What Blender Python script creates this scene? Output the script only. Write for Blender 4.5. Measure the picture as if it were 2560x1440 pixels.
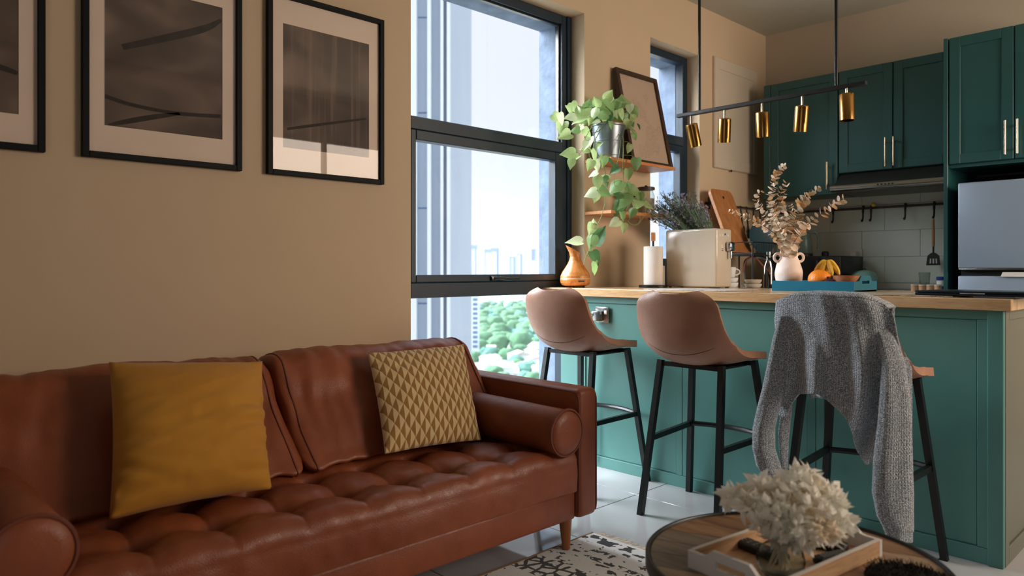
import bpy, bmesh, math, random
from mathutils import Vector, Matrix, noise

for o in list(bpy.data.objects): bpy.data.objects.remove(o)
SC = bpy.context.scene
COL = SC.collection
PI = math.pi
R = math.radians
def V(*a): return Vector(a)

# ------------------------------------------------------------------ camera
YAW = R(46.3); CAM = V(2.735, 0, 1.04); FPX = 1815.0; HOR = 673.0
cd = bpy.data.cameras.new('camera'); cam = bpy.data.objects.new('camera', cd); COL.objects.link(cam)
cam.location = CAM; cam.rotation_euler = (R(90), 0, YAW)
cd.sensor_width = 36; cd.lens = FPX/2560*36; cd.shift_y = (HOR-720)/2560.0
cd.clip_start = 0.05; cd.clip_end = 8000
cd.dof.use_dof = True; cd.dof.focus_distance = 3.1; cd.dof.aperture_fstop = 2.6
SC.camera = cam
FW = V(-math.sin(YAW), math.cos(YAW), 0); RT = V(math.cos(YAW), math.sin(YAW), 0); UP = V(0, 0, 1)
def at(ax, val, x, y):
    """real point seen at a photo position on the plane axis=val (used to read off where things stand)"""
    r = FW + RT*((x-1280)/FPX) + UP*((HOR-y)/FPX)
    return CAM + r*((val-CAM[ax])/r[ax])
def aX(v, x, y): return at(0, v, x, y)
def aY(v, x, y): return at(1, v, x, y)
def aZ(v, x, y): return at(2, v, x, y)
def aD(d, x, y): return CAM + (FW + RT*((x-1280)/FPX) + UP*((HOR-y)/FPX))*d

# ------------------------------------------------------------------ world, light, exposure
W = bpy.data.worlds.new('overcast_sky'); SC.world = W; W.use_nodes = True
nt = W.node_tree; nt.nodes.clear()
wo = nt.nodes.new('ShaderNodeOutputWorld'); bg = nt.nodes.new('ShaderNodeBackground')
tc = nt.nodes.new('ShaderNodeTexCoord'); sp = nt.nodes.new('ShaderNodeSeparateXYZ'); cr = nt.nodes.new('ShaderNodeValToRGB')
nt.links.new(tc.outputs['Generated'], sp.inputs[0])
nt.links.new(sp.outputs['Z'], cr.inputs[0])
cr.color_ramp.elements[0].position = 0.0; cr.color_ramp.elements[0].color = (.64, .68, .74, 1)
cr.color_ramp.elements[1].position = 1.0; cr.color_ramp.elements[1].color = (2.6, 2.8, 3.1, 1)
e = cr.color_ramp.elements.new(.35); e.color = (.80, .83, .89, 1)
nt.links.new(cr.outputs[0], bg.inputs[0]); bg.inputs[1].default_value = 1.05
nt.links.new(bg.outputs[0], wo.inputs[0])
W.cycles.sampling_method = 'MANUAL'; W.cycles.sample_map_resolution = 512

XW = 4.3   # inner face of the right hand wall
def area_light(name, loc, rot, sx, sy, power, col):
    l = bpy.data.lights.new(name, 'AREA'); l.shape = 'RECTANGLE'; l.size = sx; l.size_y = sy; l.energy = power; l.color = col
    o = bpy.data.objects.new(name, l); COL.objects.link(o); o.location = loc; o.rotation_euler = rot
    return o
# daylight outside the wide window in the right hand wall and of the glass door behind the camera
area_light('daylight_right_window', (XW+.35, 3.95, 1.85), (0, R(78), 0), 1.3, 1.9, 118, (1.0, .81, .65))
area_light('daylight_rear', (3.45, -2.1, 1.25), (R(90), 0, 0), 1.3, 2.2, 3.0, (.86, .94, 1.0))
sl = bpy.data.lights.new('veiled_sun', 'SUN'); sl.energy = 19.0; sl.angle = R(60); sl.color = (.90, .95, 1.0)
so = bpy.data.objects.new('veiled_sun', sl); COL.objects.link(so); so.location = (-8, 0, 8)
so.rotation_euler = V(.68, .38, -.58).to_track_quat('-Z', 'Y').to_euler()
SC.view_settings.view_transform = 'Standard'; SC.view_settings.look = 'None'
SC.view_settings.exposure = 0.0; SC.view_settings.gamma = 1.0
SC.view_settings.use_curve_mapping = False
SC.cycles.max_bounces = 8; SC.cycles.diffuse_bounces = 4; SC.cycles.glossy_bounces = 4
SC.cycles.transmission_bounces = 8; SC.cycles.transparent_max_bounces = 12
SC.cycles.volume_bounces = 2
SC.cycles.caustics_reflective = False; SC.cycles.caustics_refractive = False
SC.cycles.sample_clamp_indirect = 4.0
SC.cycles.use_denoising = True

# ------------------------------------------------------------------ materials
def lin(c):
    c = c/255.0
    return c/12.92 if c <= .04045 else ((c+.055)/1.055)**2.4
def C3(r, g, b): return (lin(r), lin(g), lin(b), 1)
class N:
    def __init__(s, name):
        s.m = bpy.data.materials.new(name); s.m.use_nodes = True; s.t = s.m.node_tree
        s.b = s.t.nodes['Principled BSDF']; s.out = s.t.nodes['Material Output']
    def n(s, k, **kw):
        x = s.t.nodes.new(k)
        for a, v in kw.items(): setattr(x, a, v)
        return x
    def l(s, a, b): s.t.links.new(a, b)
    def coord(s, sc=(1, 1, 1), kind='Object', rot=(0, 0, 0)):
        c = s.n('ShaderNodeTexCoord'); m = s.n('ShaderNodeMapping'); m.inputs['Scale'].default_value = sc; m.inputs['Rotation'].default_value = rot
        s.l(c.outputs[kind], m.inputs[0]); return m.outputs[0]
    def noise(s, vec, scale, detail=4, rough=.55, dist=0):
        x = s.n('ShaderNodeTexNoise'); x.inputs['Scale'].default_value = scale; x.inputs['Detail'].default_value = detail
        x.inputs['Roughness'].default_value = rough; x.inputs['Distortion'].default_value = dist
        s.l(vec, x.inputs['Vector']); return x.outputs['Fac']
    def ramp(s, fac, stops):
        x = s.n('ShaderNodeValToRGB'); el = x.color_ramp.elements
        el[0].position, el[0].color = stops[0]; el[1].position, el[1].color = stops[-1]
        for p, c in stops[1:-1]: q = el.new(p); q.color = c
        s.l(fac, x.inputs[0]); return x.outputs[0]
    def math(s, op, a, b=None, c=None):
        x = s.n('ShaderNodeMath', operation=op)
        for i, v in enumerate((a, b, c)):
            if v is None: continue
            if isinstance(v, (int, float)): x.inputs[i].default_value = v
            else: s.l(v, x.inputs[i])
        return x.outputs[0]
    def mix(s, fac, a, b):
        x = s.n('ShaderNodeMix', data_type='RGBA')
        if isinstance(fac, (int, float)): x.inputs[0].default_value = fac
        else: s.l(fac, x.inputs[0])
        for i, v in ((6, a), (7, b)):
            if isinstance(v, tuple): x.inputs[i].default_value = v
            else: s.l(v, x.inputs[i])
        return x.outputs[2]
    def bump(s, h, st=.2, dist=.01):
        x = s.n('ShaderNodeBump'); x.inputs['Strength'].default_value = st; x.inputs['Distance'].default_value = dist
        s.l(h, x.inputs['Height']); s.l(x.outputs[0], s.b.inputs['Normal'])
    def set(s, **kw):
        for k, v in kw.items():
            k = {'rough': 'Roughness', 'metal': 'Metallic', 'spec': 'Specular IOR Level', 'coat': 'Coat Weight', 'sheen': 'Sheen Weight', 'trans': 'Transmission Weight', 'ior': 'IOR', 'crough': 'Coat Roughness', 'sub': 'Subsurface Weight'}[k]
            s.b.inputs[k].default_value = v
    def base(s, c):
        if isinstance(c, tuple): s.b.inputs['Base Color'].default_value = c
        else: s.l(c, s.b.inputs['Base Color'])

MAT = {}
def plain(name, col, rough=.5, metal=0, var=.12, vs=6.0, bs=60.0, bst=.06, **kw):
    """procedural: colour with a soft noise variation and a fine relief"""
    m = N(name); v = m.coord()
    f = m.noise(v, vs, 4)
    d = tuple(max(0, c*(1-var)) for c in col[:3])+(1,); u = tuple(min(1, c*(1+var)) for c in col[:3])+(1,)
    m.base(m.ramp(f, [(.3, d), (.7, u)])); m.set(rough=rough, metal=metal, **kw)
    if bst: m.bump(m.noise(v, bs, 3), bst, .004)
    MAT[name] = m.m; return m.m
def thin(name, col, var=.15, tr=.45, rough=.6, vs=22):
    """thin plant tissue: part of the light shines through"""
    plain(name, col, rough, var=var, vs=vs, bs=50, bst=.12); m = MAT[name]; t = m.node_tree; b = t.nodes['Principled BSDF']
    tl = t.nodes.new('ShaderNodeBsdfTranslucent'); mx = t.nodes.new('ShaderNodeMixShader'); mx.inputs[0].default_value = tr
    t.links.new(b.inputs['Base Color'].links[0].from_socket, tl.inputs[0]); t.links.new(b.outputs[0], mx.inputs[1]); t.links.new(tl.outputs[0], mx.inputs[2]); t.links.new(mx.outputs[0], t.nodes['Material Output'].inputs['Surface'])
def wood(name, c1, c2, c3, grain=(1, 1, 1), rough=.45, coat=0.0, scale=3.0, bst=.08):
    m = N(name); v = m.coord(grain)
    f1 = m.noise(v, scale, 6, .6, .6); f2 = m.noise(v, scale*7, 4, .6, .2)
    c = m.ramp(f1, [(.25, c1), (.5, c2), (.78, c3)])
    dk = tuple(x*.6 for x in c1[:3])+(1,)
    c = m.mix(m.ramp(f2, [(.5, (0, 0, 0, 1)), (.78, (.55, .55, .55, 1))]), c, dk)
    m.base(c); m.set(rough=rough, coat=coat, crough=.15); m.bump(f2, bst, .003)
    MAT[name] = m.m; return m.m
def glassy(name, tint=(1, 1, 1, 1), rough=0.0, k=1.0):
    """thin clear sheet: see-through with a mirror reflection that follows Fresnel"""
    m = N(name); t = m.t
    tr = m.n('ShaderNodeBsdfTransparent'); tr.inputs[0].default_value = tint
    gl = m.n('ShaderNodeBsdfGlossy'); gl.inputs['Roughness'].default_value = rough
    fr = m.n('ShaderNodeFresnel'); fr.inputs[0].default_value = 1.45
    mx = m.n('ShaderNodeMixShader'); ge = m.n('ShaderNodeNewGeometry'); m.l(m.math('MULTIPLY', m.math('MULTIPLY', fr.outputs[0], k), m.math('SUBTRACT', 1.0, ge.outputs['Backfacing'])), mx.inputs[0]); m.l(tr.outputs[0], mx.inputs[1]); m.l(gl.outputs[0], mx.inputs[2])
    m.l(mx.outputs[0], m.out.inputs['Surface']); MAT[name] = m.m; return m.m

plain('wall_paint', C3(204, 180, 150), .85, var=.03, vs=1.5, bs=90, bst=.05)
plain('wall_paint_kitchen', C3(190, 176, 156), .85, var=.03, vs=1.5, bs=90, bst=.05)
plain('ceiling_paint', C3(192, 190, 176), .9, var=.02, vs=1.5, bst=.03)
plain('frame_black', C3(14, 17, 18), .6, var=.2, spec=.2)
plain('window_metal', C3(22, 42, 56), .42, var=.1, bs=200, bst=.04, spec=.5)
plain('mat_board', C3(234, 212, 192), .8, var=.03, bs=300, bst=.03)
plain('concrete', C3(112, 128, 150), .9, var=.25, vs=9, bs=40, bst=.5)
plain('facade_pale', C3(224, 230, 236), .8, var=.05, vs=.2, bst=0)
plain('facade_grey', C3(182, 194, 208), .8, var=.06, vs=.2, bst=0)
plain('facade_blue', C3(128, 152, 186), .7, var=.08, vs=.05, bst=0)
plain('facade_slate', C3(96, 122, 160), .6, var=.05, vs=.05, bst=0)  # darker blue of windows, bands and panel joints
plain('far_ground', C3(168, 170, 162), .9, var=.2, vs=.02, bst=0)
plain('roof_pale', C3(196, 186, 178), .9, var=.1, vs=.1, bst=0)
plain('tree_green', C3(84, 128, 92), .9, var=.35, vs=.3, bst=0)
plain('tree_blue_green', C3(84, 132, 118), .9, var=.3, vs=.3, bst=0)
plain('cabinet_green', C3(38, 84, 84), .34, var=.05, vs=2, bs=160, bst=.03, spec=.45)
plain('island_green', C3(84, 134, 127), .36, var=.05, vs=2, bs=160, bst=.03, spec=.45)
plain('island_side', C3(96, 98, 86), .4, var=.06, vs=3)
plain('cabinet_dark', C3(16, 24, 22), .7, var=.1)
plain('metal_black', C3(14, 18, 19), .38, var=.15, spec=.45)
plain('brass', C3(168, 124, 66), .24, 1.0, var=.05, bs=400, bst=.02)
plain('brass_pale', C3(216, 196, 164), .25, 1.0, var=.05, bs=400, bst=.02)
plain('inside_black', C3(10, 10, 10), .8, var=.1)
plain('steel', C3(150, 152, 150), .22, 1.0, var=.05, bs=400, bst=.03)
plain('steel_dark', C3(84, 84, 82), .3, 1.0, var=.06, bs=300, bst=.03)
plain('chrome', C3(200, 202, 205), .08, 1.0, var=.03, bst=0)
plain('fridge_grey', C3(146, 164, 184), .3, .2, var=.04, vs=2, bs=300, bst=.03)
plain('white_gloss', C3(228, 226, 222), .25, var=.03, bst=.0)
plain('plastic_white', C3(222, 220, 214), .4, var=.03, bst=.02)
plain('beige_gloss', C3(204, 190, 170), .14, var=.03, vs=3, bst=0, coat=.3)
plain('paper_white', C3(236, 230, 224), .9, var=.03, bs=120, bst=.2)
plain('ceramic_pale', C3(236, 218, 206), .62, var=.05, vs=8, bs=26, bst=.35)
plain('teal_paint', C3(0, 104, 132), .35, var=.05, bst=.02)
plain('teal_paint_dull', C3(10, 92, 108), .4, var=.05, bst=.02)
plain('grout', C3(150, 152, 150), .9, var=.1, bst=.1)
plain('zinc', C3(140, 150, 158), .35, .8, var=.15, vs=14, bs=40, bst=.08)
plain('terracotta', C3(196, 104, 62), .8, var=.15, bst=.2)
plain('soil', C3(50, 38, 28), .95, var=.4, vs=40, bs=80, bst=.6)
plain('vine_stem', C3(122, 140, 84), .6, var=.2)
plain('lavender_green', C3(116, 142, 118), .7, var=.3, vs=20)
plain('lavender_purple', C3(160, 148, 184), .8, var=.3, vs=20)
plain('twig', C3(96, 78, 58), .8, var=.2)
plain('orange_peel', C3(244, 138, 24), .42, var=.08, vs=8, bs=150, bst=.35)
plain('banana_skin', C3(226, 178, 56), .5, var=.22, vs=40, bst=.08)
plain('banana_tip', C3(84, 60, 34), .8, var=.2)
plain('plum_skin', C3(66, 20, 30), .3, var=.2, vs=20, bst=0)
plain('laptop_shell', C3(20, 34, 44), .22, .4, var=.05, bst=.01)
plain('rubber_black', C3(20, 21, 22), .55, var=.1, bst=.05)
plain('button_grey', C3(96, 98, 100), .6, var=.05, bst=0)
plain('tan_card', C3(206, 160, 118), .7, var=.08)
plain('pan_blue', C3(34, 62, 74), .4, var=.12)
plain('mint_enamel', C3(122, 166, 156), .35, var=.05, bst=0)
plain('kettle_green', C3(96, 116, 108), .35, var=.05, bst=0)
plain('jar_blue', C3(22, 62, 140), .4, var=.05, bst=0)
plain('hose_red', C3(150, 70, 46), .5, var=.05, bst=0)
plain('curtain', C3(200, 190, 176), .9, var=.05)
plain('distressed_white', C3(200, 186, 166), .7, var=.04, vs=4)
plain('fur_dark', C3(34, 28, 24), .95, var=.4, vs=60, bs=200, bst=.8)
plain('yarn_edge', C3(150, 118, 84), .95, var=.2, vs=60)
plain('fringe_yarn', C3(240, 232, 220), .95, var=.1, vs=40)
plain('stitch_dark', C3(92, 56, 40), .8, var=.1)
plain('leather_seam', C3(112, 56, 38), .6, var=.1)
plain('cord_white', C3(200, 198, 194), .6, var=.03)
thin('leaf_light', C3(176, 200, 136), .2, .35, .4); thin('leaf_mid', C3(138, 172, 108), .2, .35, .4); thin('leaf_dark', C3(84, 128, 80), .22, .3, .4); thin('leaf_pale', C3(214, 228, 184), .15, .35, .4)
thin('dried_white', C3(254, 250, 242), .05, .6); thin('dried_cream', C3(250, 236, 214), .08, .6)
thin('euca_cream', C3(236, 218, 200), .12, .3); thin('euca_tan', C3(206, 166, 118), .2, .3); thin('euca_grey', C3(188, 176, 152), .2, .3)
plain('wall_dim', C3(112, 96, 80), .85, var=.04)
wood('oak_counter', C3(178, 136, 92), C3(206, 168, 122), C3(222, 190, 146), (1.2, 12, 12), .2, .25, 2.2)
wood('shelf_wood', C3(186, 116, 62), C3(206, 138, 82), C3(222, 160, 104), (14, 1.2, 14), .5, 0, 2.4)
wood('board_wood', C3(150, 92, 50), C3(178, 118, 70), C3(198, 142, 92), (10, 10, 1), .5, 0, 3)
wood('leg_wood', C3(126, 70, 32), C3(156, 92, 46), C3(176, 112, 60), (14, 14, 1), .35, .2, 3)
wood('dark_wood', C3(40, 26, 18), C3(62, 42, 30), C3(80, 56, 40), (8, 8, 8), .5, 0, 3)
wood('diffuser_wood', C3(168, 92, 36), C3(206, 130, 64), C3(226, 158, 92), (5, 5, 1.0), .35, .15, 9)
wood('bowl_wood', C3(112, 60, 32), C3(146, 84, 46), C3(166, 104, 62), (2, 14, 14), .5, 0, 8)
wood('tray_wood', C3(180, 138, 100), C3(204, 164, 124), C3(216, 182, 144), (14, 1, 14), .55, 0, 3)
wood('table_wood', C3(94, 66, 42), C3(138, 102, 70), C3(168, 132, 98), (1, 16, 16), .45, .1, 3)
wood('table_wood_pale', C3(128, 102, 78), C3(168, 140, 112), C3(190, 164, 136), (1, 16, 16), .45, .1, 3)
wood('table_wood_grey', C3(84, 72, 60), C3(118, 104, 88), C3(140, 126, 110), (1, 16, 16), .45, .1, 3)
glassy('pane_glass', (.98, .99, 1, 1))
glassy('picture_glass', (1, 1, 1, 1), .0, 1.0)
def solid_glass(name, tint):
    m = N(name); m.base(tint); m.set(rough=.02, trans=1.0, ior=1.45); MAT[name] = m.m
glassy('vase_glass', (.84, .90, .90, 1), .02, 4.5)
glassy('jar_glass', (.84, .87, .85, 1), .03, 2.4)

def leather(name, c, c2, rough=.36, bst=.22):
    m = N(name); v = m.coord()
    f = m.noise(v, 5, 6, .6); g = m.noise(v, 240, 3, .6); h = m.noise(v, 34, 5, .65)
    m.base(m.mix(m.ramp(f, [(.3, (0, 0, 0, 1)), (.75, (1, 1, 1, 1))]), c, c2))
    vo = m.n('ShaderNodeTexVoronoi', feature='DISTANCE_TO_EDGE'); vo.inputs['Scale'].default_value = 190; m.l(v, vo.inputs['Vector'])
    m.bump(m.math('ADD', m.math('MULTIPLY', vo.outputs['Distance'], .9), m.math('ADD', m.math('MULTIPLY', h, .8), m.math('MULTIPLY', g, .3))), bst, .004)
    m.l(m.ramp(h, [(.3, (rough-.06,)*3+(1,)), (.7, (rough+.14,)*3+(1,))]), m.b.inputs['Roughness'])
    m.set(spec=.5); MAT[name] = m.m
leather('sofa_leather', C3(122, 60, 33), C3(150, 79, 47), .38)
leather('stool_leather', C3(150, 104, 80), C3(178, 130, 104), .45, .16)

def fabric(name, c, c2, scale=700, sheen=.3, rough=.9):
    m = N(name); v = m.coord()
    w = m.noise(v, scale, 2, .5); f = m.noise(v, 7, 4)
    m.base(m.mix(m.math('MULTIPLY', f, .8), c, c2)); m.set(rough=rough, sheen=sheen); m.bump(w, .15, .002); MAT[name] = m.m
fabric('mustard_velvet', C3(178, 120, 30), C3(204, 146, 50), 500, .15)

def knit():
    m = N('grey_knit'); v = m.coord(kind='UV')
    s = m.n('ShaderNodeSeparateXYZ'); m.l(v, s.inputs[0])
    x = m.math('MULTIPLY', s.outputs[0], 1.0); y = s.outputs[1]
    # V shaped stitches: ribs along v with slanted loops
    rib = m.math('ABSOLUTE', m.math('SUBTRACT', m.math('FRACT', m.math('MULTIPLY', x, 1.0)), .5))
    loop = m.math('SINE', m.math('MULTIPLY', m.math('ADD', y, m.math('MULTIPLY', rib, 1.4)), 2*PI))
    h = m.math('ADD', m.math('MULTIPLY', rib, -1.6), m.math('MULTIPLY', loop, .35))
    oc = m.coord()
    sp_ = m.noise(oc, 330, 2, .7); big = m.noise(oc, 9, 3)
    c = m.ramp(sp_, [(.36, C3(78, 88, 98)), (.5, C3(158, 166, 174)), (.64, C3(234, 236, 238))])
    c = m.mix(m.math('MULTIPLY', m.math('GREATER_THAN', rib, .41), .5), c, C3(66, 72, 80))
    m.base(c); m.set(rough=.95, sheen=.2); m.bump(h, .6, .004); MAT['grey_knit'] = m.m
knit()

def triangle_print():
    m = N('triangle_print'); v = m.coord(kind='UV')
    s = m.n('ShaderNodeSeparateXYZ'); m.l(v, s.inputs[0])
    u = m.math('MULTIPLY', s.outputs[0], 10.5); w = m.math('MULTIPLY', s.outputs[1], 13.0)
    row = m.math('FLOOR', w); fw_ = m.math('FRACT', w)
    uo = m.math('ADD', u, m.math('MULTIPLY', m.math('MODULO', row, 2.0), .5))
    fu = m.math('FRACT', uo)
    tri = m.math('ABSOLUTE', m.math('SUBTRACT', m.math('MULTIPLY', fu, 2.0), 1.0))   # 1 at the edges of a cell, 0 in its middle
    a = m.math('GREATER_THAN', fw_, tri)                                            # triangle standing on its tip
    half = m.math('GREATER_THAN', fu, .5)
    # every triangle is split down the middle, brown on one half and cream on the other
    sel = m.math('ABSOLUTE', m.math('SUBTRACT', a, half))
    oc = m.coord(); th = m.noise(oc, 500, 2)
    c = m.mix(sel, C3(222, 196, 146), C3(146, 102, 44))
    c = m.mix(m.math('MULTIPLY', th, .25), c, C3(196, 160, 104))
    m.base(c); m.set(rough=.9, sheen=.2); m.bump(th, .2, .002); MAT['triangle_print'] = m.m
triangle_print()

def rug_mat():
    m = N('rug_weave'); v = m.coord()
    s = m.n('ShaderNodeSeparateXYZ'); m.l(v, s.inputs[0])
    wob = m.noise(v, 60, 2)
    def band(scale, thr, seed, feat='F1'):
        mp = m.n('ShaderNodeMapping'); mp.inputs['Location'].default_value = (seed, seed*1.7, 0); m.l(v, mp.inputs[0])
        n1 = m.noise(mp.outputs[0], scale, 2, .5, .3); return m.math('GREATER_THAN', n1, thr)
    y = s.outputs[1]      # distance from the fringed end, negative inwards
    yw = m.math('ADD', y, m.math('MULTIPLY', wob, .012))
    def inb(a, b): return m.math('MULTIPLY', m.math('GREATER_THAN', yw, a), m.math('LESS_THAN', yw, b))
    vo = m.n('ShaderNodeTexVoronoi', feature='DISTANCE_TO_EDGE'); vo.inputs['Scale'].default_value = 24; m.l(v, vo.inputs['Vector'])
    net = m.math('LESS_THAN', m.math('ADD', vo.outputs['Distance'], m.math('MULTIPLY', wob, .22)), .25)
    blots = band(20, .54, 3.1); flecks = band(34, .6, 7.7); line = band(40, .5, 1.3)
    p = m.math('MULTIPLY', inb(-.065, -.008), blots)
    p = m.math('MAXIMUM', p, m.math('MULTIPLY', inb(-.165, -.075), flecks))
    p = m.math('MAXIMUM', p, m.math('MULTIPLY', inb(-.20, -.172), line))
    p = m.math('MAXIMUM', p, m.math('MULTIPLY', inb(-.30, -.21), flecks))
    p = m.math('MAXIMUM', p, m.math('MULTIPLY', inb(-.44, -.30), net))
    p = m.math('MAXIMUM', p, m.math('MULTIPLY', inb(-9, -.47), m.math('MULTIPLY', flecks, band(9, .56, 2.2))))
    w = m.noise(v, 420, 2)
    c = m.mix(m.math('MULTIPLY', w, .5), C3(240, 241, 240), C3(206, 206, 204))
    c = m.mix(p, c, C3(26, 28, 30)); m.base(c); m.set(rough=.97, sheen=.2); m.bump(w, .6, .004); MAT['rug_weave'] = m.m
rug_mat()

def print_mat(name, seed, glass_streaks=False):
    m = N(name); v = m.coord()
    mp = m.n('ShaderNodeMapping'); mp.inputs['Location'].default_value = (0, seed, seed*.6); mp.inputs['Scale'].default_value = (1, 1.0, 1.6); m.l(v, mp.inputs[0])
    f = m.noise(mp.outputs[0], 3.2, 2, .4, .4)
    c = m.ramp(f, [(.3, C3(60, 50, 43)), (.52, C3(94, 78, 67)), (.74, C3(140, 116, 102))])
    if glass_streaks:  # pale upright streaks: curtain reflection in the glass, painted into the print colour
        st = m.noise(m.coord((1, 30, .9)), 1.4, 3, .6)
        c = m.mix(m.ramp(st, [(.52, (0, 0, 0, 1)), (.72, (.5, .5, .5, 1))]), c, C3(140, 116, 102))
    m.base(c); m.set(rough=.7); MAT[name] = m.m
print_mat('abstract_print_a', 1.7); print_mat('abstract_print_b', 4.2); print_mat('abstract_print_c', 7.9, True)

def speckle(name, base, dark, thr, scale, gthr=.5):
    m = N(name); v = m.coord(); f = m.noise(v, scale, 4, .7); g = m.noise(v, 6, 2, .5); h = m.noise(v, 3, 4, .6)
    k = m.math('MULTIPLY', m.math('GREATER_THAN', f, thr), m.math('GREATER_THAN', g, gthr))
    m.base(m.mix(m.math('MULTIPLY', k, .6), m.mix(h, base, tuple(x*.82 for x in base[:3])+(1,)), dark)); m.set(rough=.35); MAT[name] = m.m
speckle('foxed_mirror', C3(190, 166, 146), C3(124, 92, 70), .57, 190, .56)
speckle('placemat_weave', C3(196, 192, 188), C3(70, 64, 58), .52, 300)
speckle('placemat_brown', C3(178, 164, 146), C3(60, 50, 42), .5, 300)

def tile_mat(name, c, rough, var):
    m = N(name); oi = m.n('ShaderNodeObjectInfo'); v = m.coord()
    f = m.noise(v, 3, 5); k = m.math('ADD', m.math('MULTIPLY', oi.outputs['Random'], var), m.math('MULTIPLY', f, .06))
    m.base(m.mix(k, c, tuple(x*.7 for x in c[:3])+(1,))); m.set(rough=rough, coat=.0); MAT[name] = m.m
tile_mat('floor_tile', C3(176, 177, 178), .06, .1)
tile_mat('wall_tile', C3(214, 222, 214), .14, .12)
tile_mat('wall_tile_light', C3(206, 208, 202), .14, .1)

# ------------------------------------------------------------------ mesh helpers
def nb(): return bmesh.new()
def box(bm, x0, x1, y0, y1, z0, z1, bev=0, seg=2):
    vs = [bm.verts.new(p) for p in ((x0,y0,z0),(x1,y0,z0),(x1,y1,z0),(x0,y1,z0),(x0,y0,z1),(x1,y0,z1),(x1,y1,z1),(x0,y1,z1))]
    fs = [bm.faces.new([vs[i] for i in q]) for q in ((0,3,2,1),(4,5,6,7),(0,1,5,4),(1,2,6,5),(2,3,7,6),(3,0,4,7))]
    if bev:
        es = list({e for f in fs for e in f.edges})
        bmesh.ops.bevel(bm, geom=es, offset=bev, segments=seg, profile=.5, affect='EDGES', clamp_overlap=True)
    return bm
def frame_of(d):
    d = d.normalized(); a = V(0, 0, 1) if abs(d.z) < .9 else V(1, 0, 0)
    u = d.cross(a).normalized(); return u, d.cross(u).normalized()
def ring(bm, c, u, w, r, n, ph=0, r2=None):
    r2 = r if r2 is None else r2
    return [bm.verts.new(c + u*(r*math.cos(2*PI*i/n+ph)) + w*(r2*math.sin(2*PI*i/n+ph))) for i in range(n)]
def bridge(bm, a, b):
    n = len(a)
    for i in range(n): bm.faces.new((a[i], a[(i+1) % n], b[(i+1) % n], b[i]))
def cyl(bm, p0, p1, r0, r1=None, n=16, cap=True, ph=0):
    p0, p1 = Vector(p0), Vector(p1); r1 = r0 if r1 is None else r1
    u, w = frame_of(p1-p0); a = ring(bm, p0, u, w, r0, n, ph); b = ring(bm, p1, u, w, r1, n, ph)
    bridge(bm, a, b)
    if cap: bm.faces.new(a[::-1]); bm.faces.new(b)
    return bm
def bar(bm, p0, p1, w=.02, h=None, upv=None):
    """square tube between two points"""
    p0, p1 = Vector(p0), Vector(p1); h = w if h is None else h
    d = (p1-p0).normalized(); a = Vector(upv) if upv else (V(0, 0, 1) if abs(d.z) < .9 else V(1, 0, 0))
    u = d.cross(a).normalized(); q = u.cross(d).normalized()
    def rg(c): return [bm.verts.new(c+u*(sx*w/2)+q*(sy*h/2)) for sx, sy in ((-1,-1),(1,-1),(1,1),(-1,1))]
    A, Bq = rg(p0), rg(p1); bridge(bm, A, Bq); bm.faces.new(A[::-1]); bm.faces.new(Bq); return bm
def spline(pts, n=6, closed=False):
    P = [Vector(p) for p in pts]; out = []
    m = len(P); rng = range(m if closed else m-1)
    for i in rng:
        p1, p2 = P[i], P[(i+1) % m]
        p0 = P[i-1] if (i > 0 or closed) else p1*2-p2
        p3 = P[(i+2) % m] if (closed or i+2 < m) else p2*2-p1
        for k in range(n):
            t = k/n; out.append(.5*((2*p1)+(p2-p0)*t+(2*p0-5*p1+4*p2-p3)*t*t+(3*p1-p0-3*p2+p3)*t**3))
    if not closed: out.append(P[-1])
    return out
def tube(bm, pts, r, n=8, closed=False, cap=True):
    P = [Vector(p) for p in pts]; m = len(P); rs = r if isinstance(r, (list, tuple)) else [r]*m
    rings = []; u = None
    for i in range(m):
        a = P[i-1] if (i > 0 or closed) else P[i]; b = P[(i+1) % m] if (i < m-1 or closed) else P[i]
        d = (b-a).normalized()
        if u is None: u, w = frame_of(d)
        else:
            u = (u - d*u.dot(d)).normalized(); w = d.cross(u).normalized()
        rings.append(ring(bm, P[i], u, d.cross(u).normalized(), rs[i], n))
    for i in range(m-1): bridge(bm, rings[i], rings[i+1])
    if closed: bridge(bm, rings[-1], rings[0])
    elif cap: bm.faces.new(rings[0][::-1]); bm.faces.new(rings[-1])
    return bm
def lathe(bm, prof, n=24, c=(0, 0, 0), cap0=True, cap1=True):
    c = Vector(c); rings = [ring(bm, c+V(0, 0, z), V(1, 0, 0), V(0, 1, 0), max(r, 1e-4), n) for r, z in prof]
    for a, b in zip(rings, rings[1:]): bridge(bm, a, b)
    if cap0: bm.faces.new(rings[0][::-1])
    if cap1: bm.faces.new(rings[-1])
    return bm
def prism(bm, poly, f0, f1):
    """poly of 2D points, f0/f1 map a 2D point to the two ends"""
    a = [bm.verts.new(f0(*p)) for p in poly]; b = [bm.verts.new(f1(*p)) for p in poly]
    bridge(bm, a, b); bm.faces.new(a[::-1]); bm.faces.new(b); return bm
def surf(bm, f, nu, nv, cu=False, cv=False, uv=None):
    g = [[bm.verts.new(f(i/(nu if cu else nu-1), j/(nv if cv else nv-1))) for j in range(nv)] for i in range(nu)]
    lay = bm.loops.layers.uv.verify() if uv else None
    for i in range(nu if cu else nu-1):
        for j in range(nv if cv else nv-1):
            i2, j2 = (i+1) % nu, (j+1) % nv
            fc = bm.faces.new((g[i][j], g[i2][j], g[i2][j2], g[i][j2]))
            if lay:
                for lp, (a, b) in zip(fc.loops, ((i, j), (i+1, j), (i+1, j+1), (i, j+1))):
                    lp[lay].uv = uv(a/(nu if cu else nu-1), b/(nv if cv else nv-1))
    return g
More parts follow.
